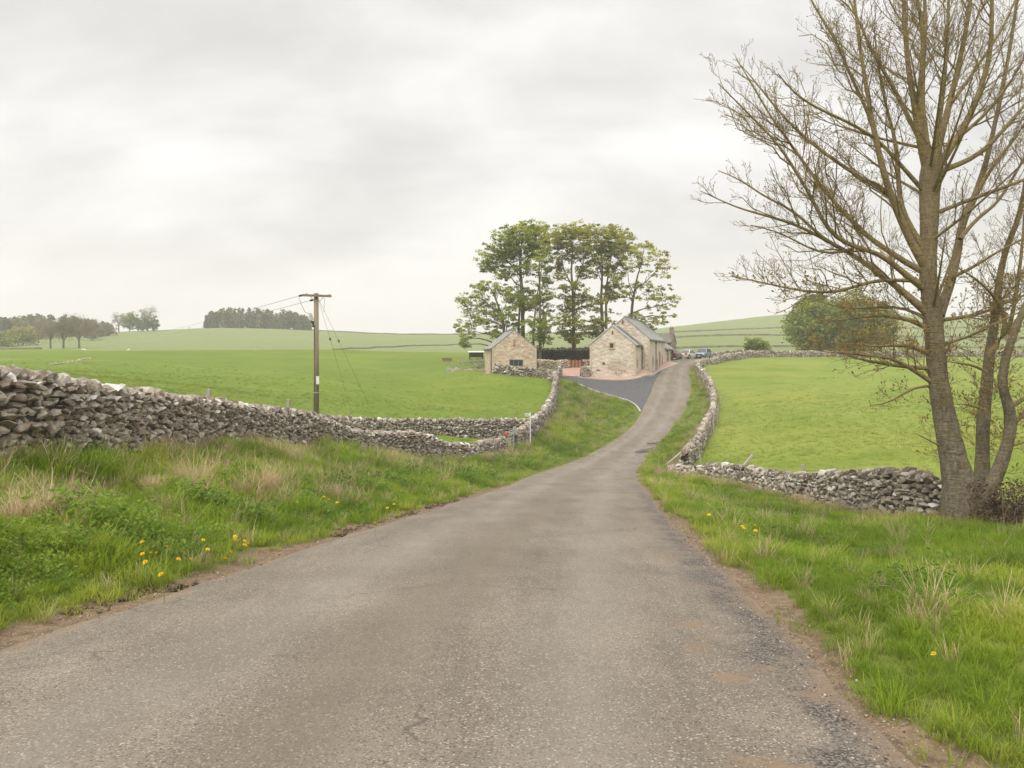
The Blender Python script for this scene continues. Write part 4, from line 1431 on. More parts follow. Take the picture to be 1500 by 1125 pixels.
def pad_tree(label, stems, pads, d, seed, mat, dens=1.0, base_v=None, leaf=0.13, spread=1.0, group='sycamores behind the barns'):
    """stems: polylines (x, y, radius m) in enlarged-photo units; pads: foliage sprays (x, y, rx, ry)"""
    r = np.random.RandomState(seed)
    k = d / F / 3.517
    def wp(x, y, dd=0.0):
        u, v = crop_px(x, y)
        return W(u, v, d + dd)
    sx, sy = stems[0][0][:2]
    base = wp(sx, sy)
    gz = Hat(base[0], base[1])
    t = empty('sycamore_tree', (base[0], base[1], gz), 0, label, 'tree', group)
    org = np.array([base[0], base[1], gz])
    polys = []
    for st in stems:
        P = [wp(x, y) for x, y, _ in st]
        R = [q * 0.8 for _, _, q in st]
        if st is stems[0]:
            P.insert(0, np.array([P[0][0], P[0][1], gz - 0.3]))
            R.insert(0, R[0] * 1.35)
        a, b = resample(P, R, 0.5)
        polys.append((a, b))
    for st, (a, b) in zip(stems, polys):
        V, Fq = tube_mesh([(a[None] - org, b[None], 9)])
        nm = 'trunk' if st is stems[0] or st[0][1] > 635 else 'limb'
        link(nm, mkmesh(nm, V, [Fq], None, True), m_trunk_far, t)
    allp = np.concatenate([a for a, b in polys])
    allr = np.concatenate([b for a, b in polys])
    limbs, LC, LT = [], [], []
    for (x, y, rx, ry) in pads:
        dd = r.uniform(-2.6, 2.6) * spread
        c = wp(x, y, dd)
        ax, az = rx * k, ry * k
        # limb from the nearest stem point somewhat below the spray
        tgt = c - np.array([0, 0, az * 0.4])
        dist = np.linalg.norm(allp - (tgt - np.array([0, 0, 1.3])), axis=1) + (allp[:, 2] > tgt[2] + 0.2) * 6
        j = np.argmin(dist)
        a = allp[j]
        q = np.linspace(0, 1, 6)[:, None]
        P = a + (tgt - a) * q + np.array([0, 0, 1.0]) * (np.sin(q * np.pi) * 0.12 * np.linalg.norm(tgt - a))
        P[1:-1] += r.normal(size=(4, 3)) * 0.12
        r0 = min(allr[j] * 0.6, 0.05 + 0.02 * np.linalg.norm(tgt - a))
        limbs.append((P, np.linspace(r0, 0.025, 6)))
        # sub-clumps inside the spray give it a ragged, layered outline
        nsub = max(6, int((ax * az * 15 + ax * 7) * dens))
        for _ in range(nsub):
            o = r.normal(size=3)
            o *= r.rand() ** 0.4 / np.linalg.norm(o)
            cc = c + o * np.array([ax * 1.32, max(ax * 1.05, 0.6), az * 1.75]) * (1.0 if r.rand() < 0.8 else 1.35)
            sr = r.uniform(0.22, 0.56)
            n = int(r.uniform(20, 40))
            p = r.normal(size=(n, 3))
            p *= (r.rand(n, 1) ** 0.5) / np.linalg.norm(p, axis=1, keepdims=True)
            p = cc + p * np.array([sr * 1.2, sr * 1.2, sr * 0.62])
            LC.append(p)
            LT.append(np.clip(r.uniform(0.2, 1.0) + r.normal(size=n) * 0.16, 0, 1))
            if r.rand() < 0.35:
                e = np.stack([P[4], (P[4] + cc) / 2 + r.normal(size=3) * 0.1, cc])
                limbs.append((e, np.array([0.03, 0.02, 0.012])))
    V, Fq = tube_mesh([(a[None] - org, b[None], 5) for a, b in limbs])
    link('branch_work', mkmesh('branch_work', V, [Fq], None, True), m_trunk_far, t)['kind'] = 'stuff'
    C, T = np.concatenate(LC), np.concatenate(LT)
    V, Fq = leaf_quads(r, C - org, leaf, 0.9, 0.7)
    o = link('crown', mkmesh('crown', V, [Fq], {'tone': np.repeat(T, 4)}), mat, t)
    o['kind'] = 'stuff'
    return t


pad_tree('low spreading sycamore with drooping outer boughs behind the small pink barn',
         [[(348, 660, .26), (340, 600, .24), (330, 560, .2), (305, 490, .14), (285, 440, .1), (255, 405, .05)], [(330, 560, .16), (270, 520, .12), (220, 470, .07), (150, 480, .03)],
          [(345, 630, .16), (270, 590, .11), (200, 590, .08), (160, 640, .04)]],
         [(130, 480, 35, 18), (160, 500, 30, 15), (210, 420, 30, 20), (250, 430, 50, 25), (320, 440, 50, 25), (200, 500, 45, 20), (240, 490, 40, 18), (180, 560, 40, 20), (250, 560, 60, 25), (330, 540, 60, 25),
          (300, 590, 80, 25), (390, 560, 40, 25), (150, 620, 45, 25), (160, 650, 40, 20), (130, 690, 30, 30), (145, 720, 25, 12), (220, 610, 45, 20), (300, 650, 60, 20), (310, 680, 40, 15), (390, 600, 50, 25), (370, 480, 40, 25), (410, 640, 40, 20)],
         105, 31, m_leaf, 0.9)
pad_tree('tall domed sycamore, greenest of the clump, rising straight behind the small pink barn',
         [[(444, 665, .34), (442, 600, .32), (440, 500, .3), (435, 400, .26), (427, 310, .2), (432, 220, .14), (450, 150, .06)], [(420, 660, .2), (425, 560, .18), (430, 480, .14)], [(437, 380, .16), (380, 300, .11), (310, 270, .05)], [(430, 330, .14), (490, 250, .1), (510, 180, .05)], [(430, 250, .1), (380, 190, .06), (360, 160, .03)]],
         [(480, 128, 88, 30), (420, 170, 100, 40), (350, 215, 80, 38), (290, 285, 60, 36), (270, 322, 35, 22), (330, 290, 60, 32), (420, 255, 80, 38), (520, 185, 60, 48), (540, 230, 45, 38), (470, 325, 70, 26), (395, 345, 50, 18), (330, 368, 30, 11),
          (390, 140, 50, 20), (450, 200, 90, 30), (340, 250, 70, 22), (430, 440, 60, 30), (470, 520, 50, 22), (440, 500, 70, 26), (410, 470, 30, 16), (510, 130, 50, 22)],
         108, 32, m_leaf, 1.35)
pad_tree('slim two stemmed sycamore, twiggy low down, just beyond the small barn corner',
         [[(531, 782, .26), (532, 700, .24), (531, 600, .21), (530, 450, .17), (526, 330, .12), (530, 240, .05)], [(496, 745, .24), (497, 660, .2), (505, 560, .15), (520, 440, .1), (540, 330, .05)]],
         [(540, 620, 70, 32), (570, 600, 50, 22), (500, 620, 40, 24), (540, 660, 60, 24), (560, 690, 35, 18), (500, 690, 24, 26), (560, 490, 45, 22), (520, 520, 40, 18), (550, 380, 35, 22), (560, 560, 40, 18), (500, 480, 50, 26), (545, 420, 35, 22), (560, 325, 36, 24), (530, 280, 40, 22), (575, 460, 28, 14), (545, 250, 36, 22)],
         104, 33, m_leaf, 0.95)
pad_tree('tall middle sycamore with one clean straight trunk between the two barns',
         [[(703, 788, .3), (704, 700, .28), (705, 600, .27), (701, 450, .23), (692, 350, .17), (698, 250, .1), (690, 170, .04)], [(698, 420, .16), (650, 330, .1), (640, 240, .05)], [(700, 440, .15), (745, 340, .1), (765, 240, .05)]],
         [(640, 138, 78, 26), (720, 134, 88, 26), (690, 185, 100, 32), (630, 208, 55, 36), (760, 195, 60, 36), (660, 258, 60, 26), (740, 266, 60, 26), (620, 298, 35, 22), (640, 338, 40, 16), (760, 318, 40, 22), (620, 378, 30, 12), (750, 358, 40, 20), (730, 420, 45, 16), (650, 430, 30, 12),
          (690, 470, 55, 20), (740, 480, 35, 16), (660, 510, 45, 20), (735, 520, 45, 20), (690, 560, 50, 20), (670, 600, 50, 22), (730, 610, 40, 22), (690, 650, 60, 22), (650, 660, 30, 12), (720, 690, 40, 16), (690, 700, 40, 12)],
         106, 34, m_leaf_gold, 1.15)
pad_tree('golden tinted sycamore with twin trunks beside the long barn gable',
         [[(855, 650, .28), (850, 560, .26), (846, 480, .22), (851, 380, .18), (852, 300, .11), (845, 200, .04)], [(872, 640, .24), (872, 540, .2), (870, 450, .18), (884, 350, .13), (892, 290, .08), (915, 200, .04)], [(880, 380, .12), (940, 310, .08), (965, 240, .04)]],
         [(840, 133, 90, 22), (920, 148, 70, 26), (860, 188, 100, 32), (960, 188, 50, 32), (970, 228, 50, 26), (820, 228, 60, 26), (900, 238, 70, 32), (940, 288, 50, 26), (820, 288, 50, 22), (880, 308, 50, 22), (960, 328, 40, 17), (830, 348, 40, 17), (920, 368, 40, 17),
          (900, 428, 40, 17), (940, 420, 25, 10), (830, 490, 40, 16), (890, 480, 45, 16), (840, 530, 50, 16), (810, 620, 50, 22), (860, 610, 45, 22), (800, 650, 40, 22), (830, 660, 50, 17), (900, 460, 35, 15)],
         108, 35, m_leaf_gold, 1.25)
pad_tree('thin airy sycamore with sparse new leaves, rising from behind the high slate roof',
         [[(1000, 600, .26), (1008, 500, .23), (1020, 440, .19), (1032, 370, .14), (1052, 310, .09), (1065, 230, .04)], [(1005, 560, .16), (1060, 535, .1), (1130, 525, .07), (1200, 505, .03)], [(1022, 430, .13), (1075, 400, .09), (1130, 340, .06), (1170, 290, .03)], [(1015, 460, .1), (985, 400, .07), (985, 320, .03)]],
         [(1060, 213, 50, 11), (1100, 208, 50, 11), (1020, 240, 40, 14), (1130, 240, 45, 14), (1070, 260, 60, 14), (1170, 280, 35, 14), (1180, 320, 35, 11), (1140, 310, 50, 14), (1040, 300, 40, 14), (990, 300, 30, 14), (1100, 350, 40, 11), (1160, 360, 30, 9), (980, 420, 40, 11), (1040, 410, 50, 14), (1090, 430, 50, 11),
          (1150, 430, 50, 13), (960, 450, 30, 11), (1000, 470, 60, 15), (1080, 470, 60, 15), (1150, 480, 60, 13), (1210, 480, 40, 13), (1200, 510, 40, 11), (1140, 530, 50, 11), (1090, 570, 70, 15), (1150, 590, 50, 13), (1180, 570, 40, 11), (1100, 610, 60, 11), (1130, 640, 35, 8), (990, 570, 35, 11)],
         113, 36, m_leaf_gold, 0.62)


# hedges, bushes and far trees ---------------------------------------------------------------
def leaf_tree(name, label, cat, u, v, d, h, w, mat, seed, n=900, trunk_h=0.2, leaf=0.3, flat=0.75, group=None, bare=False, tm=None, drop=0.0, tr=None, gz=None):
    """rounded crown of many leaf clumps on a forked trunk, standing on the ground at column u"""
    r = np.random.RandomState(seed)
    X = (u - 750) * d / F
    z = Hat(X, d) if gz is None else gz
    t = empty(name, (X, d, z), 0, label, cat, group)
    tr = tr or h * 0.028
    st, crown_c = [], h * (trunk_h + (1 - trunk_h) * 0.5)
    top = np.array([r.normal() * 0.2, r.normal() * 0.2, h * (trunk_h + 0.25)])
    st.append(resample([(0, 0, -0.4), (0, 0, h * trunk_h * 0.7), top], [tr * 1.3, tr, tr * 0.6], 0.6))
    nb = 7 if not bare else 11
    for i in range(nb):
        a = 2 * math.pi * i / nb + r.uniform(-.3, .3)
        rr = w * 0.5 * r.uniform(0.45, 0.9)
        z1 = h * r.uniform(trunk_h + 0.25, 0.92)
        z0 = h * r.uniform(trunk_h * 0.6, trunk_h + 0.2)
        q = np.linspace(0, 1, 6)
        P = np.stack([math.cos(a) * rr * q, math.sin(a) * rr * q, z0 + (z1 - z0) * q ** 0.8], -1)
        P[1:] += r.normal(size=(5, 3)) * w * 0.015
        st.append((P, np.linspace(tr * 0.5, 0.03, 6)))
    gr = [(a[None], b[None], 6) for a, b in st]
    if bare:
        SP = np.stack([resample(a, b, 99)[0] if len(a) != 6 else a for a, b in st[1:]])
        SR = np.stack([b for a, b in st[1:]])
        b1, q1 = spawn(r, SP, SR, 0.35, 0.25, 0.5, 0.8, w * 0.3, 0.7, 0.3, 5, 0.012, 0.3, 0.022)
        b2, q2 = spawn(r, b1, q1, 0.28, 0.15, 0.5, 0.4, 1.3, 0.7, 0.3, 3, 0.012, 0.3, 0.016)
        gr += [(b1, q1, 3), (b2, q2, 3)]
    V, Fq = tube_mesh(gr)
    link('trunk', mkmesh('trunk', V, [Fq], None, True), tm or m_trunk_far, t)
    nc = max(20, n // 14)
    o = r.normal(size=(nc, 3))
    o *= (0.35 + 0.65 * r.rand(nc, 1) ** 0.55) / np.linalg.norm(o, axis=1, keepdims=True)
    lump = 1 + 0.22 * np.sin(o[:, 0] * 4.1 + seed) * np.cos(o[:, 1] * 3.3 + seed * 2) + 0.1 * r.normal(size=nc)
    C = o * lump[:, None] * np.array([w / 2, w / 2, h * (1 - trunk_h) * 0.5]) + np.array([0, 0, crown_c - drop])
    per = n // nc
    cs = w * 0.10
    q3 = r.normal(size=(nc, per, 3))
    q3 *= (r.rand(nc, per, 1) ** 0.5) / np.linalg.norm(q3, axis=2, keepdims=True)
    P = C[:, None] + q3 * np.array([cs, cs, cs * flat]) * 1.35
    T = np.clip(r.uniform(0.1, 0.9, (nc, 1)) + r.normal(size=(nc, per)) * 0.15, 0, 1)
    P, T = P.reshape(-1, 3), T.ravel()
    kk = P[:, 2] > 0.05
    V, Fq = leaf_quads(r, P[kk], leaf, 0.5, 0.65 if not bare else 0.3)
    link('crown', mkmesh('crown', V, [Fq], {'tone': np.repeat(T[kk], 4)}), mat, t)['kind'] = 'stuff'
    return t


m_leaf_mid = leaf_material('mid_green_leaves', (0.085, 0.13, 0.022), (0.245, 0.30, 0.045), (0.44, 0.44, 0.085), 0.5)
m_leaf_olive = leaf_material('olive_leaves', (0.15, 0.15, 0.033), (0.34, 0.32, 0.06), (0.50, 0.45, 0.10), 0.5)
m_brown_twig = leaf_material('bare_brown_twiggery', (0.14, 0.115, 0.075), (0.225, 0.18, 0.115), (0.29, 0.245, 0.14), 0.3)
m_needle = leaf_material('dark_conifer_needles', (0.030, 0.045, 0.018), (0.06, 0.075, 0.03), (0.10, 0.11, 0.045), 0.1)

leaf_tree('round_bush', 'small round green bush standing alone at the far corner of the walled field', 'bush', 1108, 524, 131, 3.1, 3.7, m_leaf_mid, 41, 2600, 0.14, 0.17, 0.8)
leaf_tree('broadleaf_tree', 'big rounded fresh green tree beyond the far field wall, leaves down to the ground', 'tree', 1196, 520, 147, 9.9, 11.5, m_leaf_mid, 42, 15000, 0.02, 0.26, 0.6)
leaf_tree('broadleaf_tree', 'olive brown leafy tree beyond the far field wall, close behind the bare tree', 'tree', 1250, 520, 150, 10.8, 11.5, m_leaf_olive, 43, 15000, 0.02, 0.26, 0.6)
leaf_tree('conifer_tree', 'dark evergreen peeping over the big rounded tree by the far wall', 'tree', 1188, 520, 156, 11.6, 7.0, m_leaf_dark, 44, 5000, 0.1, 0.26, 0.6)
leaf_tree('broadleaf_tree', 'pale sparse tree at the end of the far wall, seen through the bare tree', 'tree', 1290, 520, 154, 9.2, 6.5, m_leaf_olive, 45, 5200, 0.1, 0.24, 0.6)

# hedge behind the yard
r = np.random.RandomState(51)
ha, hb_ = W(786, 530, 104.5)[:2], W(866, 530, 106.5)[:2]
hz0 = Hat(*((ha + hb_) / 2))
hd = empty('hedge', (*((ha + hb_) / 2), hz0), 0, 'clipped dark hedge behind the yard wall between the barns', 'hedge')
n = 9000
k = r.rand(n, 1)
P = np.c_[ha + (hb_ - ha) * k + r.uniform(-0.5, 0.5, (n, 2)), hz0 + 1.75 * r.rand(n) ** 0.8 + 0.05 * np.sin(k[:, 0] * 40)]
V, Fq = leaf_quads(r, P - np.array(hd.location), 0.11, 0.4, 0.6)
link('foliage', mkmesh('foliage', V, [Fq], {'tone': np.repeat(r.rand(n) * 0.55, 4)}), m_needle, hd)['kind'] = 'stuff'
V, Fq = tube_mesh([(np.stack([np.r_[q, hz0 - 0.2], np.r_[q + r.normal(size=2) * 0.1, hz0 + 0.7], np.r_[q + r.normal(size=2) * 0.2, hz0 + 1.4]])[None] - np.array(hd.location), np.array([[0.05, 0.04, 0.02]]), 4) for q in ha + (hb_ - ha) * r.rand(24, 1)])
link('stem', mkmesh('stem', V, [Fq]), m_trunk_far, hd)['kind'] = 'stuff'

# far trees on the left skyline
FT = [  # name, label, u, v(base), d, h, w, mat, n, bare
    ('bare_oak_tree', 'shortest of three brown trees in a row at the far edge of the field', 74, 511, 228, 8.3, 8.5, m_brown_twig, 1300, True, .3),
    ('bare_oak_tree', 'slender brown tree in the middle of three in a row beyond the field', 93, 511, 230, 9.2, 8.5, m_brown_twig, 1300, True, .3),
    ('bare_oak_tree', 'tallest brown tree of three in a row, its branches hanging towards the sheep', 116, 511, 231, 9.8, 11, m_brown_twig, 1800, True, .28),
    ('broadleaf_tree', 'round green tree on the skyline between two bare trees', 190, 486, 372, 8.4, 8.0, m_leaf_mid, 2600, False, .15),
    ('bare_tree', 'faint bare tree on the skyline beside the round green tree', 174, 487, 374, 9.4, 6.5, m_brown_twig, 1200, True, .25),
    ('bare_tree', 'tall bare tree rising from dark evergreens on the skyline', 216, 485, 376, 11.8, 9, m_brown_twig, 1300, True, .35),
    ('conifer_tree', 'dark broad evergreen under the tall bare tree on the skyline', 210, 485, 370, 6.6, 7, m_leaf_dark, 1500, False, .05),
    ('conifer_tree', 'second dark evergreen at the end of the skyline group, thinner', 225, 485, 371, 6.2, 5, m_leaf_dark, 1200, False, .05),
    ('broadleaf_tree', 'low bushy brown tree between the row of three and the skyline group', 152, 489, 330, 5, 9, m_brown_twig, 1600, False, .05),
    ('broadleaf_tree', 'wide olive shrubby tree at the skyline foot before the barn roof', 34, 500, 262, 6.0, 10, m_leaf_olive, 1900, False, .05),
    ('broadleaf_tree', 'dull green thorn bush in front of the distant metal barn', 4, 502, 250, 4.2, 10, m_leaf_mid, 1500, False, .05),
    ('bare_oak_tree', 'grey brown tree standing behind the row of three', 56, 498, 290, 9.5, 12, m_brown_twig, 1600, True, .2),
    ('broadleaf_tree', 'brownish leafing tree behind the tallest of the row of three', 135, 494, 300, 7, 9, m_brown_twig, 1800, False, .1)]
for i, (nm, lb, u, v, d, h, w, mt, n, br, th) in enumerate(FT):
    leaf_tree(nm, lb, 'tree', u, v, d, h, w, mt, 60 + i, n, th, 0.36 if not br else 0.24, 0.7, 'trees along the far edge of the pasture', br)


def wood(name, label, pts, n, hrange, mats, seed, conifer=0.5):
    """a distant wood that reads as one mass: crowns and trunks of many trees joined"""
    r = np.random.RandomState(seed)
    VV, FF, TT, n0 = [], [], [], 0
    for i in range(n):
        k = r.rand()
        u = np.interp(k, np.linspace(0, 1, len(pts)), [p[0] for p in pts])
        d = np.interp(k, np.linspace(0, 1, len(pts)), [p[1] for p in pts]) + r.uniform(-8, 12)
        hh = np.interp(k, np.linspace(0, 1, len(pts)), [p[2] for p in pts]) * r.uniform(*hrange)
        X = (u - 750) * d / F
        z = Hat(X, d)
        m = 130
        q = r.rand(m)
        con = r.rand() < conifer
        rad = (hh * 0.22 * (1 - q) ** 0.8 + 0.3) if con else hh * 0.26 * np.sqrt(np.clip(1 - (2 * q - 1) ** 2, 0.05, 1))
        an = r.uniform(0, 2 * np.pi, m)
        s = np.sqrt(r.rand(m))
        P = np.stack([X + rad * s * np.cos(an), d + rad * s * np.sin(an), z + hh * (0.0 + 1.0 * q ** 0.9)], -1)
        V, Fq = leaf_quads(r, P, 0.62, 0.3, 0.6)
        VV.append(V)
        FF.append(Fq + n0)
        TT.append(np.full(len(V), 0) + np.clip(r.uniform(-0.1, 1.1) + np.repeat(r.normal(size=m), 4) * 0.12, 0, 1))
        n0 += len(V)
        V, Fq = tube_mesh([(np.array([[[X, d, z - 0.5], [X, d, z + hh * 0.5], [X, d, z + hh * 0.9]]]), np.array([[0.22, 0.16, 0.05]]), 4)])
        VV.append(V)
        FF.append(Fq + n0)
        TT.append(np.full(len(V), 0.2))
        n0 += len(V)
    o = link(name, mkmesh(name, np.concatenate(VV), [np.concatenate(FF)], {'tone': np.concatenate(TT)}), mats)
    return tag(o, label, 'wood', None, 'stuff')


m_wood = leaf_material('mixed_plantation_foliage', (0.045, 0.065, 0.024), (0.135, 0.13, 0.045), (0.26, 0.235, 0.08), 0.25)
wood('plantation', 'dark plantation of conifers and larches along the crest of the hill', [(300, 412, 7.5), (330, 412, 9.3), (380, 412, 10.2), (430, 412, 8.8), (455, 410, 6.0)], 150, (0.65, 1.12), m_wood, 81, 0.55)
wood('woodland', 'hazy woodland belt on the skyline beyond the three brown trees', [(-120, 345, 8.5), (0, 345, 8.8), (40, 340, 9.6), (90, 340, 9), (150, 350, 5), (165, 352, 3)], 120, (0.8, 1.1), m_wood, 82, 0.1)
wood('woodland', 'faint belt of trees on the far skyline seen between the bare tree trunks', [(1395, 452, 4), (1500, 452, 6), (1700, 446, 6)], 26, (0.7, 1.1), m_wood, 83, 0.2)

# distant metal barn at the left edge
bx_, by_ = W(-22, 500, 290)[:2]
db = empty('metal_barn', (bx_, by_, Hat(bx_, by_)), math.radians(6), 'distant low farm shed with a pale metal roof behind the thorn bush', 'barn')
MB().prism(gable_poly(-11, 11, -2, 4.6, 0, 6.6), 0, 14, 'y').build('wall', plain('weathered_cladding', (0.22, 0.19, 0.17), 0.8), db, rot=(0, 0, math.radians(90)))
roof_mb(-11, 11, 4.6, 4.6, 0, 6.6, 0, 14, t=0.2, ov=0.4).build('roof', plain('pale_metal_sheet', (0.45, 0.47, 0.50), 0.5), db, rot=(0, 0, math.radians(90)))


# far field walls: low ribbons following the ground
def far_wall(label, pts, h, seed, dmin=150):
    r = np.random.RandomState(seed)
    P = []
    for (u, v, d) in pts:
        P.append(W(u, v, d)[:2])
    P = spline(P, 2.5)
    V, Fs = [], []
    z0 = [Hat(*q) for q in P]
    for i in range(len(P)):
        a, b = P[max(i - 1, 0)], P[min(i + 1, len(P) - 1)]
        d = (b - a) / np.hypot(*(b - a))
        hh = h * (0.85 + 0.3 * r.rand())
        for sg, zz, w in ((-1, -0.5, .3), (1, -0.5, .3), (1, hh * 0.48, .16), (-1, hh * 0.48, .16)):
            V.append((P[i][0] - d[1] * sg * w, P[i][1] + d[0] * sg * w, z0[i] + zz))
        if i:
            k = 4 * i
            for q in range(4):
                Fs.append((k - 4 + q, k - 4 + (q + 1) % 4, k + (q + 1) % 4, k + q))
    V = np.array(V)
    o = V[len(V) // 2].copy()
    ob = link('field_wall', mkmesh('field_wall', V - o, [np.array(Fs)]), m_farwall, None, o)
    return tag(ob, label, 'stone wall', None, 'thing')


m_farwall = plain('far_wall_stone', (0.175, 0.16, 0.115), 0.95, 0.35, 0.8)
far_wall('far field wall along the top of the pasture skyline', [(455, 484, 402), (520, 487.5, 402), (600, 490.5, 402), (700, 491, 402), (860, 488, 400)], 1.3, 1)
far_wall('faint field wall rising across the pale hillside pasture', [(488, 513, 225), (540, 511, 245), (610, 508, 275), (690, 503, 300)], 1.0, 2)
far_wall('upper field wall across the pale hill behind the parked cars', [(985, 478.5, 330), (1060, 479, 335), (1150, 477, 340), (1300, 476, 345), (1500, 480, 345)], 1.3, 3)
far_wall('middle field wall across the pale hill behind the parked cars', [(985, 488, 255), (1060, 489, 258), (1150, 488.5, 262), (1300, 489, 266), (1500, 492, 270)], 1.2, 4)
far_wall('lowest field wall at the foot of the pale hill', [(985, 502, 190), (1060, 503, 192), (1150, 503.5, 195), (1300, 504, 198), (1500, 505, 200)], 1.0, 5)
far_wall('stony wall remnant at the foot of the three brown trees', [(-60, 510, 215), (0, 510, 216), (30, 510.5, 218), (62, 511, 221)], 1.2, 6)


# ------------------------------------------------------------------ utility pole and cables
m_pole = plain('weathered_creosoted_pine', (0.22, 0.175, 0.115), 0.9, 0.35, 7, 0.4, stretch=(1, 1, 0.08))
m_galv = plain('galvanised_steel', (0.48, 0.50, 0.50), 0.45, 0.15, 6, metallic=0.6)
m_black = plain('black_rubber_cable', (0.04, 0.04, 0.042), 0.6, 0.1, 5)
m_brownpot = plain('brown_glazed_insulator', (0.13, 0.075, 0.05), 0.25, 0.1, 5)
m_white = plain('white_painted_surface', (0.72, 0.71, 0.67), 0.6, 0.12, 5)
m_cable = plain('grey_aluminium_cable', (0.20, 0.20, 0.21), 0.5, 0.1, 5)
PX, PY = W(463.3, 634, 40)[:2]
PZ = Hat(PX, PY)
pole = empty('utility_pole', (PX, PY, PZ), 0, 'weathered wooden electricity pole with a cross arm standing in the field behind the wall', 'utility pole')
ptop = E + (VH - 429.5) * 40 / F - PZ
pv = lambda u, v, dd=0.0: tuple(W(u, v, 40 + dd) - np.array([PX, PY, PZ]))
MB().bar((0, 0, -0.4), (0, 0, ptop), 0.15, 14, 0.115).build('shaft', m_pole, pole, smooth=True)
b = MB().beam(pv(443, 432.4, -0.16), pv(485.4, 433.8, -0.16), 0.10, 0.11)
arm = b.build('cross_arm', m_pole, pole)
for s in ((455, 434.5, 460.6, 440.5), (474, 435, 467.5, 442)):
    MB().bar(pv(s[0], s[1], -0.17), pv(s[2], s[3], -0.15), 0.018, 6).build('brace', m_galv, arm)
for u, v in ((449, 430.8), (482.5, 432.2)):
    MB().bar(pv(u, v + 1.2, -0.16), pv(u, v - 1.0, -0.16), 0.05, 8, 0.035).build('pin_insulator', m_brownpot, arm)
for u, v in ((441, 432.8), (457, 439.5)):
    a, c = np.array(pv(u + 1.6, v, -0.12)), np.array(pv(u - 3.2, v + 0.7, 0.15))
    b = MB()
    for k in range(4):
        q = a + (c - a) * (k / 4)
        w = a + (c - a) * ((k + 0.5) / 4)
        b.bar(q, w, 0.055, 8, 0.03)
    b.build('strain_insulator', m_brownpot, pole)
b = MB().prism([pv(455.5, 470.2)[0::2], pv(460.5, 470.2)[0::2], pv(460.5, 480)[0::2]], -0.10, 0.10, 'y')
b.box(pv(459.6, 475), (0.10, 0.16, 0.3))
br = b.build('cable_bracket', m_black, pole)
for a, c in (((457.8, 468.6), (455.6, 459)), ((454.5, 469), (450.5, 463.5)), ((457, 469.5), (453, 460.5))):
    MB().bar(pv(*a), pv(*c), 0.065, 8, 0.035).build('cable_sealing_end', m_galv, br)
MB().bar(pv(461.2, 476, -0.1), pv(461.0, 632, -0.1), 0.03, 6).build('cable_conduit', m_black, pole)
MB().box(pv(465.3, 557, -0.17), (0.15, 0.012, 0.40)).build('warning_plate', m_white, pole)
MB().bar(pv(463.3, 575.8), pv(463.3, 574.6), 0.165, 14).build('steel_band', m_galv, pole)


def wire(name, label, a, c, sag, r0=0.014, n=24, parent=None):
    a, c = np.array(a), np.array(c)
    k = np.linspace(0, 1, n)[:, None]
    P = a + (c - a) * k
    P[:, 2] -= sag * 4 * k[:, 0] * (1 - k[:, 0])
    o0 = a.copy() if parent is None else np.zeros(3)
    V, Fq = tube_mesh([((P - o0)[None], np.full((1, n), r0), 5)])
    o = link(name, mkmesh(name, V, [Fq]), m_cable if parent is None else m_black, parent, o0 if parent is None else None)
    if label:
        tag(o, label, 'cable', 'overhead cables from the pole', 'thing')
    return o


wire('overhead_cable', 'upper overhead cable running from the cross arm towards the skyline trees', W(437.5, 433.6, 40.15), W(172, 484, 372), 2.0, 0.012, 40)
wire('overhead_cable', 'lower overhead cable running from behind the pole towards the skyline trees', W(454, 440.3, 40.3), W(188, 485.5, 372), 2.0, 0.012, 40)
wire('jumper', None, pv(437.5, 435), pv(447, 457), 0.05, 0.010, 12, pole)
wire('jumper', None, pv(447, 457), pv(455.6, 459), 0.03, 0.010, 8, pole)
wire('jumper', None, pv(475.5, 436), pv(474.5, 457), 0.02, 0.008, 8, pole)
ga, gb = ground_at(516, 607, 38, 60), ground_at(549, 607, 38, 60)
for gp_, lab, tu, tv, bu, bv in ((ga, 'inner sloping stay wire of the pole with a brown insulator', 467, 440, 478.3, 483), (gb, 'outer sloping stay wire of the pole with a brown insulator', 467, 438, 487.5, 484.5)):
    st = wire('stay_wire', lab, W(tu, tv, 40), gp_, 0.0, 0.007, 4)
    k_ = (bv - tv) / (VH + (E - gp_[2]) * F / gp_[1] - tv)
    q = (np.array(gp_) - W(tu, tv, 40)) * k_
    dq = q / np.linalg.norm(q)
    MB().bar(q - dq * 0.09, q + dq * 0.09, 0.06, 8).build('stay_insulator', m_brownpot, st)

# ------------------------------------------------------------------ gate, signpost, posts
g0, g1 = np.array(W(737.6, 659, 52.4)[:2]), np.array(W(753.2, 653, 55)[:2])
gz0 = Hat(*((g0 + g1) / 2))
ang = math.atan2(g1[1] - g0[1], g1[0] - g0[0])
gl_ = float(np.hypot(*(g1 - g0)))
gate = empty('metal_gate', (*g0, gz0), ang, 'small galvanised metal field gate in the gap of the lower wall', 'gate')
for i, z in enumerate((0.22, 0.42, 0.64, 0.88, 1.14)):
    MB().bar((0.08, 0, z), (gl_ - 0.12, 0, z), 0.024, 8).build('rail', m_galv, gate)
MB().bar((0.1, 0.03, 1.12), (gl_ - 0.15, 0.03, 0.24), 0.02, 8).build('brace', m_galv, gate)
for x in (0.08, gl_ * 0.5, gl_ - 0.12):
    MB().bar((x, 0, 0.18), (x, 0, 1.17), 0.026, 8).build('stile', m_galv, gate)
for x in (gl_ - 0.02, gl_ + 0.34):
    MB().box((x, 0.02, 0.62), (0.10, 0.10, 1.45)).build('post', m_galv, gate)
m_red = plain('faded_red_plastic', (0.55, 0.055, 0.06), 0.45, 0.15, 6)
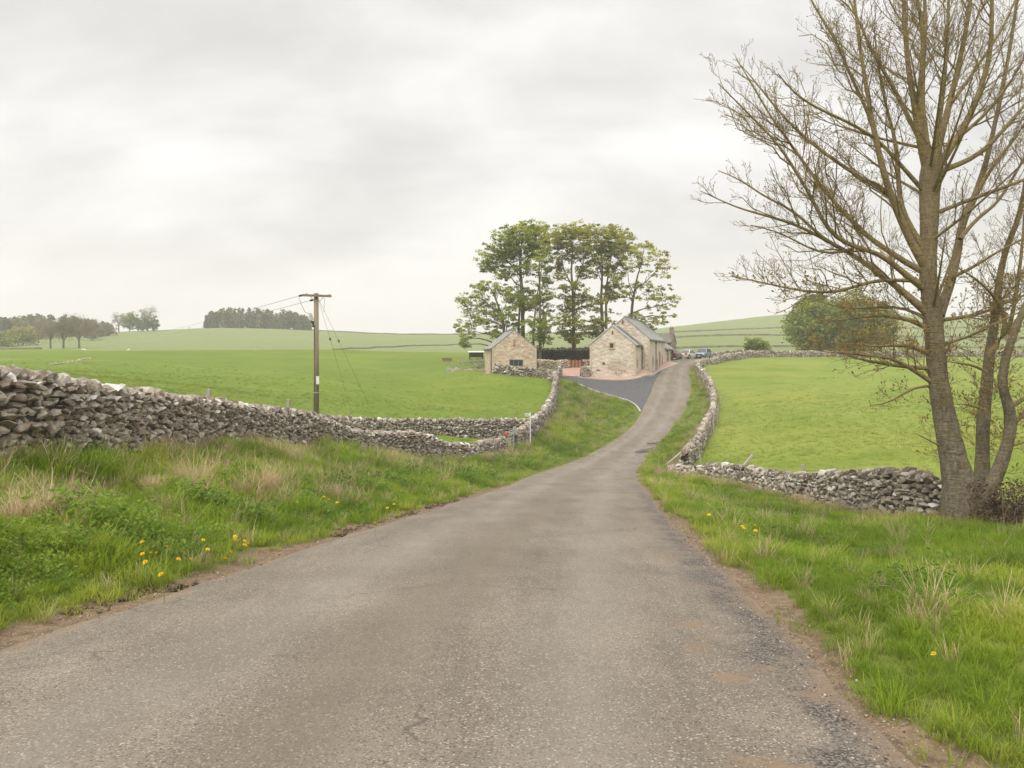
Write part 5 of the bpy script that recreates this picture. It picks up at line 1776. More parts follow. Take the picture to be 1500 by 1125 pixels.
rb = empty('red_sack', (*(g0 + (g1 - g0) * 0.14), gz0 + 1.12), ang, 'crumpled red plastic sack hung over the top rail of the metal gate', 'sack')
rr_ = np.random.RandomState(5)
nx_, nz_ = 9, 7
V, Fs = [], []
for s in (-1, 1):
    for j in range(nz_):
        for i in range(nx_):
            u_, w_ = i / (nx_ - 1) - 0.5, j / (nz_ - 1)
            V.append((u_ * 0.62 * (1 - 0.25 * w_) + rr_.normal() * 0.012, s * (0.03 + 0.07 * math.sin(w_ * 2.6)) + rr_.normal() * 0.012, 0.06 - w_ * 0.38 + rr_.normal() * 0.012))
n_ = nx_ * nz_
for s in range(2):
    for j in range(nz_ - 1):
        for i in range(nx_ - 1):
            a = s * n_ + j * nx_ + i
            Fs.append((a, a + 1, a + nx_ + 1, a + nx_))
for i in range(nx_ - 1):
    Fs.append((i, i + 1, n_ + i + 1, n_ + i))
    a = (nz_ - 1) * nx_ + i
    Fs.append((a, a + 1, n_ + a + 1, n_ + a))
MB().raw(V, Fs).build('sack_body', m_red, rb, smooth=True)

sgx, sgy = W(776.8, 646, 57)[:2]
sgz = Hat(sgx, sgy)
sg = empty('footpath_sign', (sgx, sgy, sgz), 0, 'white footpath fingerpost standing in the grass beside the winding wall', 'sign')
stop = E - (604 - VH) * 57 / F - sgz
MB().bar((0, 0, -0.2), (0, 0, stop), 0.036, 8).build('post', m_white, sg)
fz = E - (607.6 - VH) * 57 / F - sgz
fg = MB().prism([(-0.40, fz - 0.10), (-0.03, fz - 0.10), (-0.03, fz + 0.10), (-0.40, fz + 0.10)], -0.012, 0.012, 'y').build('finger', m_white, sg)
b = MB()
rr_ = random.Random(3)
for row, z in enumerate((fz + 0.03, fz - 0.04)):
    x = -0.36
    while x < -0.09:
        w = rr_.uniform(0.016, 0.03)
        b.box((x + w / 2, -0.014, z), (w * 0.8, 0.004, 0.042))
        x += w + 0.012
b.build('lettering', m_black, fg)

m_post = plain('silvered_timber', (0.36, 0.33, 0.28), 0.9, 0.25, 9, 0.3, stretch=(1, 1, 0.1))


def post(name, label, cat, a, c, r0=0.05, sq=True, group=None, mat=None):
    a, c = np.array(a), np.array(c)
    b = MB()
    if sq:
        b.beam(np.zeros(3), c - a, r0 * 1.9, r0 * 1.7)
    else:
        b.bar(np.zeros(3), c - a, r0, 9, r0 * 0.85)
    o = b.build(name, mat or m_post, None, a, bevel=0.008)
    return tag(o, label, cat, group, 'thing')


post('timber_post', 'pale stump of a timber post poking up behind the long bank wall', 'post', W(303, 618, 23), W(306, 570, 23), 0.055)
post('timber_post', 'short grey post top showing behind the long bank wall near the pole', 'post', W(421, 622, 29), W(422.5, 585, 29), 0.055)
q = ground_at(591, 674, 28, 45)
post('leaning_stake', 'thin pale stake leaning against the lower wall in the dip', 'stake', q + np.array([0, -.15, -.1]), W(579.5, 629, q[1] - 0.1), 0.035, False)
q = ground_at(1064, 709, 28, 45)
post('leaning_timber', 'long pale timber leaning across the broken wall top', 'timber', q + np.array([0, -.1, -.1]), W(1103, 666, q[1] + 0.1), 0.062)
post('timber_post', 'stubby pale post leaning just behind the broken wall', 'post', W(1182, 705, 30.5), W(1176, 680, 30.6), 0.06)
post('timber_post', 'thin dark post behind the end of the broken wall', 'post', W(1026.5, 695, 41), W(1025.5, 666, 41), 0.04)
q = ground_at(976, 682, 30, 50)
post('leaning_timber', 'weathered timber propped at the tumbled corner of two walls', 'timber', q + np.array([0, 0.2, -.05]), W(999, 662, q[1] + 0.8), 0.06)
post('timber_post', 'slim upright post beside the walls crossing the field near the stake', 'post', W(506, 668, 34), W(502.5, 628, 34), 0.035)
proto = None
for i, s in enumerate((14, 21, 27, 34, 41, 48, 55, 63, 69, 75)):
    x, y = PD.at(s)
    dx, dy = PD.frame(s)
    x, y = x + dy * 0.55, y - dx * 0.55
    z = Hat(x, y)
    if proto is None:
        proto = post('fence_post', 'slim weathered fence post on the field side of the snaking wall', 'post', (x, y, z - .2), (x, y, z + 1.25), 0.035, True, 'fence posts beside the snaking wall')
    else:
        o = proto.copy()
        COL.objects.link(o)
        o.location = (x, y, z - .2)
        o.rotation_euler = (0.05 * math.sin(i * 2.3), 0.06 * math.cos(i * 1.7), 0.4 * i)

# ------------------------------------------------------------------ things by the small barn
q = ground_at(697.5, 526, 90, 128)
k = q[1] / F
fd = empty('livestock_feeder', q, 0.1, 'black slatted livestock feeder with a white roof sheet near the small barn', 'feeder')
fw = 21 * k
m_feed = plain('black_stained_boards', (0.028, 0.026, 0.026), 0.7, 0.3, 6)
for i in range(9):
    MB().box(((i - 4) * fw / 9, -0.5, 0.62), (fw / 9 - 0.03, 0.04, 0.72)).build('slat', m_feed, fd)
MB().box((0, 0.02, 0.62), (fw - 0.06, 0.94, 0.66)).build('bin', m_feed, fd)
MB().box((0, -0.04, 1.07), (fw + 0.2, 1.3, 0.09), M=Matrix.Rotation(0.10, 3, 'X')).build('roof', m_white, fd)
for x in (-1, 1):
    for y in (-0.42, 0.42):
        MB().box((x * (fw / 2 - 0.12), y, 0.2), (0.09, 0.09, 0.55)).build('leg', m_feed, fd)
q = ground_at(655, 529, 90, 128)
tg = empty('trough', q, 0.05, 'low brown wooden trough out in the pasture', 'trough')
m_browntim = plain('brown_rough_timber', (0.20, 0.13, 0.085), 0.9, 0.3, 6)
b = MB()
for y in (-0.25, 0.25):
    b.box((0, y, 0.28), (1.35, 0.06, 0.34))
for x in (-0.66, 0.66):
    b.box((x, 0, 0.28), (0.06, 0.46, 0.34))
b.box((0, 0, 0.14), (1.27, 0.46, 0.05))
b.build('tank', m_browntim, tg)
for x in (-0.5, 0.5):
    MB().box((x, 0, 0.04), (0.1, 0.6, 0.16)).build('foot', m_browntim, tg)
q = ground_at(706, 540, 80, 110)
tp = empty('plank_pile', q, 0.3, 'scrappy pile of pale planks and fence rails by the corner of the small barn', 'timber pile')
rr_ = random.Random(8)
for i in range(9):
    a = rr_.uniform(-0.5, 0.5)
    L = rr_.uniform(1.0, 2.2)
    c = Vector((rr_.uniform(-0.5, 0.4), rr_.uniform(-0.3, 0.3), 0.06 + 0.07 * i))
    d = Vector((math.cos(a), math.sin(a), rr_.uniform(-0.15, 0.35))) * (L / 2)
    MB().beam(c - d, c + d, 0.14, 0.05).build('plank', m_post if i % 3 else m_browntim, tp)
rr_ = np.random.RandomState(9)
VV, TT_, tn_, n0 = [], [], [], 0
for i in range(150):
    u_, v_ = rr_.uniform(655, 722), None
    v_ = rr_.choice([rr_.normal(541.5, 1.2), rr_.normal(530.5, 1.5)], p=[.6, .4]) if u_ < 712 else rr_.normal(546, 1)
    q = ground_at(u_, v_, 75, 125)
    V, T = STONES[rr_.randint(len(STONES))]
    s = rr_.uniform(0.07, 0.2)
    VV.append(V * np.array([s * 1.5, s, s * 0.7]) + q)
    TT_.append(T + n0)
    n0 += len(V)
    tn_.append(np.full(len(V), rr_.uniform(0.5, 1)))
tag(link('rubble', mkmesh('rubble', np.concatenate(VV), [np.concatenate(TT_)], {'tone': np.concatenate(tn_) * 0.7}), m_rubble), 'pale scattered rubble in the grass by the small barn', 'rubble', None, 'stuff')
VV, TT_, tn_, n0 = [], [], [], 0
for i in range(42):
    k = rr_.rand()
    q = ground_at(72 + 60 * k + rr_.normal() * 2, 535 - 10 * k + rr_.normal() * 0.6, 40, 125)
    V, T = STONES[rr_.randint(len(STONES))]
    s = rr_.uniform(0.06, 0.2)
    VV.append(V * np.array([s * 1.5, s, s * 0.7]) + q)
    TT_.append(T + n0)
    n0 += len(V)
    tn_.append(np.full(len(V), rr_.uniform(0.5, 1)))
tag(link('rubble', mkmesh('rubble', np.concatenate(VV), [np.concatenate(TT_)], {'tone': np.concatenate(tn_) * 0.7}), m_rubble), 'line of pale fallen stones crossing the pasture behind the high end of the bank wall', 'rubble', None, 'stuff')

# ------------------------------------------------------------------ parked cars
def car_paint(name, col, metallic=0.3):
    m, g = new_mat(name)
    p = g.n('ShaderNodeTexCoord').outputs['Object']
    s = g.n('ShaderNodeSeparateXYZ', Vector=p)
    dirt = g.m('MULTIPLY', g.rng(s.outputs[2], 0.7, 0.2), g.rng(g.noise(p, 4, 4), 0.35, 0.65, 0.2, 0.8))
    c = g.mix(dirt, (*col, 1), (0.22, 0.18, 0.14))
    finish(g, c, 0.28, None, 0.5, Metallic=metallic, Coat_Weight=0.5)
    return m


m_tyre = plain('tyre_rubber', (0.025, 0.025, 0.026), 0.85, 0.2, 8)
m_rim = plain('alloy_rim', (0.45, 0.45, 0.46), 0.35, 0.1, 5, metallic=0.7)
m_cglass = plain('tinted_car_glass', (0.05, 0.06, 0.065), 0.05, 0.1, 3, spec=0.8)
m_lamp_red = plain('red_lamp_lens', (0.45, 0.02, 0.02), 0.2, 0.1, 4)
m_lamp = plain('clear_lamp_lens', (0.62, 0.63, 0.65), 0.1, 0.1, 4, spec=0.7)
m_trim = plain('black_bumper_trim', (0.03, 0.03, 0.032), 0.6, 0.15, 6)
m_plate_y = plain('yellow_number_plate', (0.65, 0.50, 0.06), 0.5, 0.05, 4)


def parked_car(label, u, v, d, yaw, paint, L=4.3, Wd=1.75, Hh=1.48, style='hatch'):
    X = (u - 750) * d / F
    t = empty('parked_car', (X, d, Hat(X, d)), yaw, label, 'car', 'cars parked beyond the long barn')
    h = L / 2
    belt = Hh * 0.60
    if style == 'saloon':
        cab = [(-h + 0.75, belt), (h - 1.35, belt), (h - 2.15, Hh), (-h + 1.45, Hh - 0.03)]
        prof = [(-h, 0.42), (-h + 0.06, 0.24), (h - 0.1, 0.24), (h, 0.42), (h - 0.05, 0.68), (h - 0.35, 0.80), (h - 1.3, belt + 0.02), (-h + 0.7, belt + 0.02), (-h + 0.08, belt - 0.02)]
    elif style == 'suv':
        cab = [(-h + 0.08, belt), (h - 1.25, belt), (h - 1.95, Hh), (-h + 0.35, Hh)]
        prof = [(-h, 0.5), (-h + 0.06, 0.3), (h - 0.1, 0.3), (h, 0.5), (h - 0.03, 0.84), (h - 0.3, 0.95), (h - 1.2, belt + 0.02), (-h + 0.05, belt + 0.02)]
    else:
        cab = [(-h + 0.10, belt), (h - 1.15, belt), (h - 1.95, Hh), (-h + 0.55, Hh)]
        prof = [(-h, 0.42), (-h + 0.06, 0.24), (h - 0.1, 0.24), (h, 0.42), (h - 0.05, 0.70), (h - 0.3, 0.82), (h - 1.1, belt + 0.02), (-h + 0.06, belt + 0.02)]
    b = MB().prism(prof, -Wd / 2, Wd / 2, 'y')
    bt, tp_ = Wd / 2 - 0.03, Wd / 2 - 0.24
    V = [(x, s * (bt if i < 2 else tp_), z) for s in (-1, 1) for i, (x, z) in enumerate(cab)]
    b.raw(V, [(3, 2, 1, 0), (4, 5, 6, 7), (0, 1, 5, 4), (1, 2, 6, 5), (2, 3, 7, 6), (3, 0, 4, 7)])
    b.build('body', paint, t, bevel=0.06, smooth=False)
    def lerp2(a, c, k):
        return tuple(a[i] + (c[i] - a[i]) * k for i in range(len(a)))
    P = [np.array(v) for v in V]
    def panel(q, name, ins=0.12, out=0.012, flip=False):
        q = [np.array(x, float) for x in q]
        c = sum(q) / 4
        n = np.cross(q[1] - q[0], q[3] - q[0])
        n /= np.linalg.norm(n)
        if np.dot(n, c - np.array([-0.2, 0, belt + 0.2])) < 0:
            n = -n
        q = [x + (c - x) * ins for x in q]
        MB().raw([x + n * out for x in q] + [x - n * 0.02 for x in q], [(0, 1, 2, 3), (7, 6, 5, 4), (0, 4, 5, 1), (1, 5, 6, 2), (2, 6, 7, 3), (3, 7, 4, 0)]).build(name, m_cglass, t)
    panel([P[1], P[5], P[6], P[2]], 'windscreen', 0.1)
    panel([P[0], P[4], P[7], P[3]], 'rear_window', 0.14)
    for o in (0, 4):
        A, B_, C_, D = P[o], P[o + 1], P[o + 2], P[o + 3]
        m0, m1 = A + (B_ - A) * 0.48, D + (C_ - D) * 0.46
        panel([A, m0, m1, D], 'side_window', 0.14)
        panel([m0, B_, C_, m1], 'side_window', 0.12)
    for x in (-h + 0.82, h - 0.82):
        for s in (-1, 1):
            y = s * (Wd / 2 - 0.09)
            w = MB().bar((x, y - 0.10, 0.32), (x, y + 0.10, 0.32), 0.32, 18).build('wheel', m_tyre, t)
            yr = y + s * 0.085
            rim = MB().bar((x, yr, 0.32), (x, yr + s * 0.03, 0.32), 0.205, 12).build('rim', m_rim, w)
            MB().bar((x, s * (Wd / 2 - 0.16), 0.34), (x, s * (Wd / 2 + 0.003), 0.34), 0.375, 18).build('wheel_arch', m_trim, t)
    MB().box((h - 0.03, 0, 0.40), (0.14, Wd - 0.12, 0.20)).build('front_bumper', m_trim if style == 'suv' else paint, t)
    MB().box((-h + 0.03, 0, 0.40), (0.14, Wd - 0.12, 0.20)).build('rear_bumper', m_trim if style == 'hatch' else paint, t)
    MB().box((h - 0.01, 0, 0.62), (0.06, Wd * 0.5, 0.15)).build('grille', m_trim, t)
    for s in (-1, 1):
        MB().box((h - 0.07, s * (Wd / 2 - 0.25), 0.70), (0.14, 0.36, 0.15), s * -0.25).build('headlight', m_lamp, t)
        MB().box((-h + 0.06, s * (Wd / 2 - 0.17), 0.80), (0.14, 0.30, 0.20 if style != 'hatch' else 0.30)).build('tail_light', m_lamp_red, t)
        MB().box((h - 1.5, s * (Wd / 2 + 0.08), belt + 0.06), (0.12, 0.18, 0.12)).build('mirror', paint, t)
    MB().box((h + 0.045, 0, 0.44), (0.02, 0.5, 0.11)).build('number_plate', m_white, t)
    MB().box((-h - 0.012, 0, 0.66), (0.05, 0.5, 0.11)).build('number_plate', m_plate_y, t)
    return t


def yawof(fx, fy):
    return math.atan2(fy, fx)


parked_car('dark red hatchback parked nearest the barn wall, seen from behind', 987.5, 529, 121, yawof(math.sin(0.45), math.cos(0.45)), car_paint('dark_red_paint', (0.085, 0.022, 0.024)), 3.9, 1.68, 1.46, 'hatch')
parked_car('pale silver saloon parked between the red hatchback and blue car, seen from behind', 1008.5, 527, 123.5, yawof(math.sin(0.72), math.cos(0.72)), car_paint('champagne_silver_paint', (0.70, 0.645, 0.54), 0.05), 4.2, 1.74, 1.42, 'saloon')
parked_car('metallic blue car parked facing the lane beside the field wall', 1029.5, 525, 125, yawof(-math.sin(0.52), -math.cos(0.52)), car_paint('steel_blue_paint', (0.25, 0.31, 0.43), 0.4), 4.1, 1.78, 1.58, 'suv')

# ------------------------------------------------------------------ sheep
m_wool = plain('cream_wool', (0.66, 0.62, 0.54), 0.95, 0.12, 9, 0.5)


def sheep_mesh():
    me = bpy.data.meshes.new('sheep_form')
    pts = [(-0.42, 0, 0.62, .20), (-0.15, 0, 0.63, .25), (0.2, 0, 0.62, .24), (0.42, 0, 0.60, .17), (0.56, 0, 0.50, .10), (0.66, 0, 0.34, .085), (0.72, 0, 0.22, .055)]
    legs = []
    ed = [(i, i + 1) for i in range(6)]
    for b, x in ((1, -0.36), (3, 0.36)):
        for s in (-1, 1):
            n = len(pts)
            pts += [(x, s * 0.13, 0.45, .08), (x - 0.03, s * 0.13, 0.24, .045), (x, s * 0.13, 0.0, .035)]
            ed += [(b if b == 3 else 0, n), (n, n + 1), (n + 1, n + 2)]
    pts += [(-0.56, 0, 0.48, .05)]
    ed += [(0, len(pts) - 1)]
    me.from_pydata([p[:3] for p in pts], ed, [])
    o = bpy.data.objects.new('sheep_form', me)
    COL.objects.link(o)
    mod = o.modifiers.new('skin', 'SKIN')
    sk = me.skin_vertices[0].data
    for i, p in enumerate(pts):
        sk[i].radius = (p[3], p[3])
    sk[1].use_root = True
    o.modifiers.new('sub', 'SUBSURF').levels = 1
    dg = bpy.context.evaluated_depsgraph_get()
    out = bpy.data.meshes.new_from_object(o.evaluated_get(dg))
    bpy.data.objects.remove(o)
    out.name = 'sheep'
    return out


sme = sheep_mesh()
for i, (u, d, rz, s, lab) in enumerate(((123, 203, 0.2, 1.1, 'white sheep grazing under the tallest of three brown trees'), (189, 206, 3.0, 1.0, 'white sheep resting on the field crest below the round skyline tree'),
                                        (376, 204, 0.1, 1.05, 'white sheep grazing alone on the field crest below the plantation'), (427, 396, 0.3, 1.1, 'tiny white sheep on the hilltop below the plantation end'), (277, 398, 2.8, 1.1, 'tiny white sheep on the hilltop at the plantation start'))):
    X = (u - 750) * d / F
    o = link('sheep', sme, m_wool, None, (X, d, Hat(X, d) - 0.02), (0, 0, rz), (s, s, s))
    tag(o, lab, 'sheep', 'sheep in the far pasture', 'thing')


# ------------------------------------------------------------------ grass
def blade_material(name, root, a, b, hi, trans=0.4, inst=True):
    m, g = new_mat(name)
    h = g.attr('h')
    t = g.attr('tone')
    ti = g.attr('tint', 'INSTANCER') if inst else 0.5
    c = g.mix(t, (*a, 1), (*b, 1))
    c = g.mix(g.rng(ti, 0.45, 1.0), c, (*hi, 1))
    c = g.mix(1.0, c, g.rng(ti, 0.0, 0.5, 0.70, 1.05), 'MULTIPLY')
    c = g.mix(g.rng(h, 0.35, 0.0), c, (*root, 1))
    d = g.n('ShaderNodeBsdfPrincipled', **{'Base Color': c, 'Roughness': 0.55, 'Specular IOR Level': 0.3})
    tr = g.n('ShaderNodeBsdfTranslucent', Color=c)
    mx = g.n('ShaderNodeMixShader', Fac=trans)
    g.put(mx.inputs[1], d.outputs[0])
    g.put(mx.inputs[2], tr.outputs[0])
    g.n('ShaderNodeOutputMaterial', Surface=mx.outputs[0])
    return m


m_blade = blade_material('fresh_grass_blades', (0.17, 0.18, 0.04), (0.14, 0.235, 0.013), (0.265, 0.375, 0.026), (0.40, 0.445, 0.06), 0.55)
m_turf = blade_material('grazed_turf_blades', (0.17, 0.22, 0.03), (0.16, 0.225, 0.014), (0.245, 0.30, 0.03), (0.34, 0.345, 0.07), 0.5)
m_straw = blade_material('dead_straw_blades', (0.26, 0.20, 0.10), (0.36, 0.27, 0.14), (0.52, 0.42, 0.25), (0.50, 0.40, 0.20), 0.3)
m_tussock = blade_material('bleached_tussock_blades', (0.30, 0.22, 0.11), (0.42, 0.31, 0.16), (0.62, 0.50, 0.31), (0.6, 0.5, 0.3), 0.35, False)
m_weed = blade_material('broad_weed_leaves', (0.07, 0.09, 0.02), (0.10, 0.195, 0.014), (0.18, 0.30, 0.028), (0.29, 0.37, 0.05), 0.5)


def tuft(seed, n, hmin, hmax, wid, rad, lean, droop):
    r = np.random.RandomState(seed)
    a = r.uniform(0, 2 * np.pi, n)
    q = np.sqrt(r.rand(n)) * rad
    base = np.stack([q * np.cos(a), q * np.sin(a), -0.02 + 0 * a], -1)
    la = a + r.normal(size=n) * 0.9
    d = np.stack([np.cos(la), np.sin(la), 0 * la], -1)
    h = r.uniform(hmin, hmax, n)
    ln = h * r.uniform(0.2, 1.0, n) * lean
    side = np.stack([-np.sin(la), np.cos(la), 0 * la], -1)
    w = wid * r.uniform(0.6, 1.3, n)
    V, hh = [], []
    for k, ww in ((0.0, 0.8), (0.4, 1.0), (0.75, 0.7), (1.0, 0.0)):
        z = h * k - droop * h * k ** 3 * r.uniform(0.0, 1.0, n)
        P = base + d * (ln * k ** 1.7)[:, None] + np.array([0, 0, 1.0]) * z[:, None]
        if ww > 0:
            V += [P - side * (w * ww / 2)[:, None], P + side * (w * ww / 2)[:, None]]
            hh += [np.full(n, k)] * 2
        else:
            V.append(P)
            hh.append(np.full(n, k))
    V = np.stack(V, 1)
    i = np.arange(n)[:, None] * 7
    Q = np.concatenate([i + np.array([[0, 1, 3, 2]]), i + np.array([[2, 3, 5, 4]])])
    T = i + np.array([[4, 5, 6]])
    return V.reshape(-1, 3), [Q, T], {'h': np.stack(hh, 1).ravel(), 'tone': np.repeat(r.rand(n), 7)}


def weed(seed, n, rad, hgt, size):
    r = np.random.RandomState(seed)
    C = np.stack([r.normal(size=n) * rad * .5, r.normal(size=n) * rad * .5, hgt * r.rand(n) ** 0.7], -1)
    V, Fq = leaf_quads(r, C, size, 0.7, 0.5)
    return V, [Fq], {'h': np.full(len(V), 1.0), 'tone': np.repeat(r.rand(n), 4)}


def variants(fn, mat, name):
    out = []
    for k, args in enumerate(fn):
        me = mkmesh(name, args[0], args[1], args[2])
        me.materials.append(mat)
        out.append(me)
    return out


LUSH = variants([tuft(200 + i, 34, 0.08, 0.205, 0.0062, 0.10, 0.8, 0.45) for i in range(7)], m_blade, 'lush_tuft')
TURF = variants([tuft(220 + i, 30, 0.035, 0.09, 0.006, 0.12, 0.9, 0.3) for i in range(5)], m_turf, 'turf_tuft')
TALL = variants([tuft(240 + i, 46, 0.16, 0.36, 0.0058, 0.10, 1.0, 0.65) for i in range(5)], m_blade, 'tall_tuft')
DRY = variants([tuft(260 + i, 30, 0.15, 0.42, 0.0045, 0.09, 0.95, 0.5) for i in range(5)], m_straw, 'dry_tuft')
WEED = variants([weed(280 + i, 70, 0.22, 0.24, 0.026) for i in range(4)], m_weed, 'weed_tuft')


def scatter(name, label, P, meshes, idx, scl, tint, r, lean=0.12, cat=None):
    """grass and gravel: point instances"""
    n = len(P)
    me = bpy.data.meshes.new(name)
    me.vertices.add(n)
    me.vertices.foreach_set('co', np.asarray(P, np.float32).ravel())
    for nm, typ, prop, val in (('idx', 'INT', 'value', np.asarray(idx, np.int32)), ('scl', 'FLOAT', 'value', np.asarray(scl, np.float32)), ('tint', 'FLOAT', 'value', np.asarray(tint, np.float32)),
                               ('rot', 'FLOAT_VECTOR', 'vector', np.stack([r.normal(size=n) * lean, r.normal(size=n) * lean, r.uniform(0, 6.283, n)], -1).astype(np.float32).ravel())):
        at = me.attributes.new(nm, typ, 'POINT')
        at.data.foreach_set(prop, val)
    o = link(name, me)
    tag(o, label, cat, None, 'stuff')
    ng = bpy.data.node_groups.new(name + '_nodes', 'GeometryNodeTree')
    ng.interface.new_socket('Geometry', in_out='INPUT', socket_type='NodeSocketGeometry')
    ng.interface.new_socket('Geometry', in_out='OUTPUT', socket_type='NodeSocketGeometry')
    N, Lk = ng.nodes, ng.links
    gi, go = N.new('NodeGroupInput'), N.new('NodeGroupOutput')
    j = N.new('GeometryNodeJoinGeometry')
    objs = []
    for m_ in meshes:
        so = bpy.data.objects.new(m_.name, m_)   # not linked to the scene: only a source for instances
        objs.append(so)
    for so in reversed(objs):
        oi = N.new('GeometryNodeObjectInfo')
        oi.inputs['Object'].default_value = so
        oi.inputs['As Instance'].default_value = True
        Lk.new(oi.outputs['Geometry'], j.inputs[0])
    ip = N.new('GeometryNodeInstanceOnPoints')
    ip.inputs['Pick Instance'].default_value = True
    def at(nm, typ):
        a = N.new('GeometryNodeInputNamedAttribute')
        a.data_type = typ
        a.inputs['Name'].default_value = nm
        return a.outputs['Attribute']
    Lk.new(gi.outputs[0], ip.inputs['Points'])
    Lk.new(j.outputs[0], ip.inputs['Instance'])
    Lk.new(at('idx', 'INT'), ip.inputs['Instance Index'])
    e = N.new('FunctionNodeEulerToRotation')
    Lk.new(at('rot', 'FLOAT_VECTOR'), e.inputs[0])
    Lk.new(e.outputs[0], ip.inputs['Rotation'])
    Lk.new(at('scl', 'FLOAT'), ip.inputs['Scale'])
    Lk.new(ip.outputs[0], go.inputs[0])
    mod = o.modifiers.new('scatter', 'NODES')
    mod.node_group = ng
    return o


def wall_dist(X, Y):
    D = np.full(X.shape, 99.0)
    for P_ in (PA, PB, PC, PD):
        q = np.stack(P_.at(np.arange(0, P_.L, 0.5)), -1)
        for i in range(0, len(X), 20000):
            s = slice(i, i + 20000)
            D[s] = np.minimum(D[s], np.sqrt(((X[s, None] - q[None, :, 0]) ** 2 + (Y[s, None] - q[None, :, 1]) ** 2).min(1)))
    return D


# straw tussocks one can point at
TUSS = []
for i, (uu, vv, s, hgt, lab) in enumerate(((24, 762, 1.5, 0.50, 'rounded brown straw tussock under the bank wall, nearest the lane bend'), (224, 722, 0.8, 0.42, 'small cropped pinkish straw tussock in the middle of the bank'),
                                            (285, 728, 1.05, 0.95, 'tall pale straw tussock with long upright stalks on the bank'), (390, 726, 1.2, 0.85, 'loose slumping straw tussock below the crest of the bank'), (352, 726, 0.6, 0.42, 'low straw wisp between the two big tussocks'))):
    q = ground_at(uu, vv)
    TUSS.append((q[0], q[1], 0.24 * s))
    a = tuft(300 + i, int(330 * s + 60), hgt * 0.5, hgt * 1.05, 0.0065, 0.24 * s, 0.75 if i else 1.2, 0.35 if i else 0.8)
    o = link('grass_tussock', mkmesh('grass_tussock', a[0], a[1], a[2]), m_tussock, None, q)
    tag(o, lab, 'tussock', 'dry tussocks on the bank', 'thing')

rg = np.random.RandomState(77)
pts, ds = [], []
for (y0, y1, dens) in ((1.5, 5, 260), (5, 8, 170), (8, 14, 105), (14, 24, 58), (24, 40, 28), (40, 66, 13), (66, 108, 5)):
    x0, x1 = -0.80 * y1 - 3, 0.80 * y1 + 3
    n = int((x1 - x0) * (y1 - y0) * dens)
    X, Y = rg.uniform(x0, x1, n), rg.uniform(y0, y1, n)
    k = (poly_in(POLY_L, X, Y) | poly_in(POLY_R, X, Y)) & (np.abs(X) < 0.74 * Y + 4.5)
    pts.append(np.c_[X[k], Y[k]])
XY = np.concatenate(pts)
X, Y = XY.T
t_, out_, _z = road_t(X, Y)
edge = np.where(t_ < 0, 0.42 + 0.75 * np.clip(fbm(X * 0.7, Y * 0.7, 5, 2) + 0.15, 0, 1), 0.20 + 0.5 * np.clip(fbm(X * 0.8, Y * 0.8, 9, 2) + 0.2, 0, 1))
edge = edge * np.interp(Y, [12, 40, 70], [1.0, 0.6, 0.35])
bare = rg.rand(len(X)) > sstep(edge - 0.25, edge + 0.22, out_)
tuftlet = rg.rand(len(X)) < 0.06
k = (~bare | (tuftlet & (out_ > 0.1)))
X, Y, out_, t_ = X[k], Y[k], out_[k], t_[k]
wdist = wall_dist(X, Y)
_kx, _ky = KERB_LOW[np.argsort(KERB_LOW[:, 0])].T
drv = (X > KERB_LOW[0, 0]) & (t_ < 0) & (Y > np.interp(X, _kx, _ky) - 0.15) & (Y > 60)
ok = (wdist > 0.42) & ~drv
for tx_, ty_, tr_ in TUSS:
    ok &= np.hypot(X - tx_, (Y - ty_) * np.where(Y < ty_, 0.45, 1.0)) > tr_ * 1.1
X, Y, out_, t_, wdist = X[ok], Y[ok], out_[ok], t_[ok], wdist[ok]
Z = Hground(X, Y)
n = len(X)
big_ = fbm(X * 0.55, Y * 0.55, 41, 3)
dryn = fbm(X * 0.9, Y * 0.6, 47, 3)
u = rg.rand(n)
left = t_ < 0
# kinds: short by the road, rank further back, straw by the walls and on the bank
dry_p = np.clip(0.025 + np.where(left, 0.05 * sstep(1.8, 3.2, out_) * sstep(7, 14, Y), 0.0) + 0.9 * sstep(0.16, 0.5, dryn) * np.where(left, 0.42 * sstep(1.6, 2.6, out_), 0.05) + np.where(left, 0.22, 0.5) * sstep(1.6, 0.5, wdist) * sstep(17, 24, Y), 0, 0.7)
weed_p = np.where(left, 0.22, 0.03) * sstep(-0.05, 0.22, fbm(X * 0.8, Y * 0.8, 53, 2)) * sstep(0.5, 1.0, out_) * (1 - sstep(2.6, 3.4, out_))
tall_p = np.clip(0.06 + 0.5 * sstep(0.05, 0.35, big_) * sstep(0.8, 1.8, out_), 0, 0.6)
turf_p = np.where(out_ < 0.75, 0.65, np.where(left, 0.1, 0.12))
kind = np.full(n, 0)
c0 = dry_p
c1 = c0 + weed_p
c2 = c1 + tall_p * (1 - c1)
c3 = c2 + turf_p * (1 - c2)
kind = np.where(u < c0, 3, np.where(u < c1, 4, np.where(u < c2, 2, np.where(u < c3, 1, 0))))
ALL = LUSH + TURF + TALL + DRY + WEED
offs = np.array([0, 7, 12, 17, 22])
num = np.array([7, 5, 5, 5, 4])
idx = offs[kind] + (rg.rand(n) * num[kind]).astype(int)
scl = rg.uniform(0.75, 1.25, n) * np.interp(Y, [6, 14, 30, 60, 100], [0.92, 1.05, 1.2, 1.55, 2.0]) * np.where(left & (kind != 1), 1.0 + 0.25 * sstep(1.0, 2.5, out_), 0.95)
scl = scl * np.clip(1.0 + 1.1 * fbm(X * 1.1, Y * 1.1, 71, 2), 0.70, 1.6)
tint = np.clip(0.45 + 0.75 * fbm(X * 0.5, Y * 0.5, 61, 3) + 0.16 * rg.normal(size=n) + 0.18 * (out_ < 0.6), 0, 1)
print('verge tufts', n)
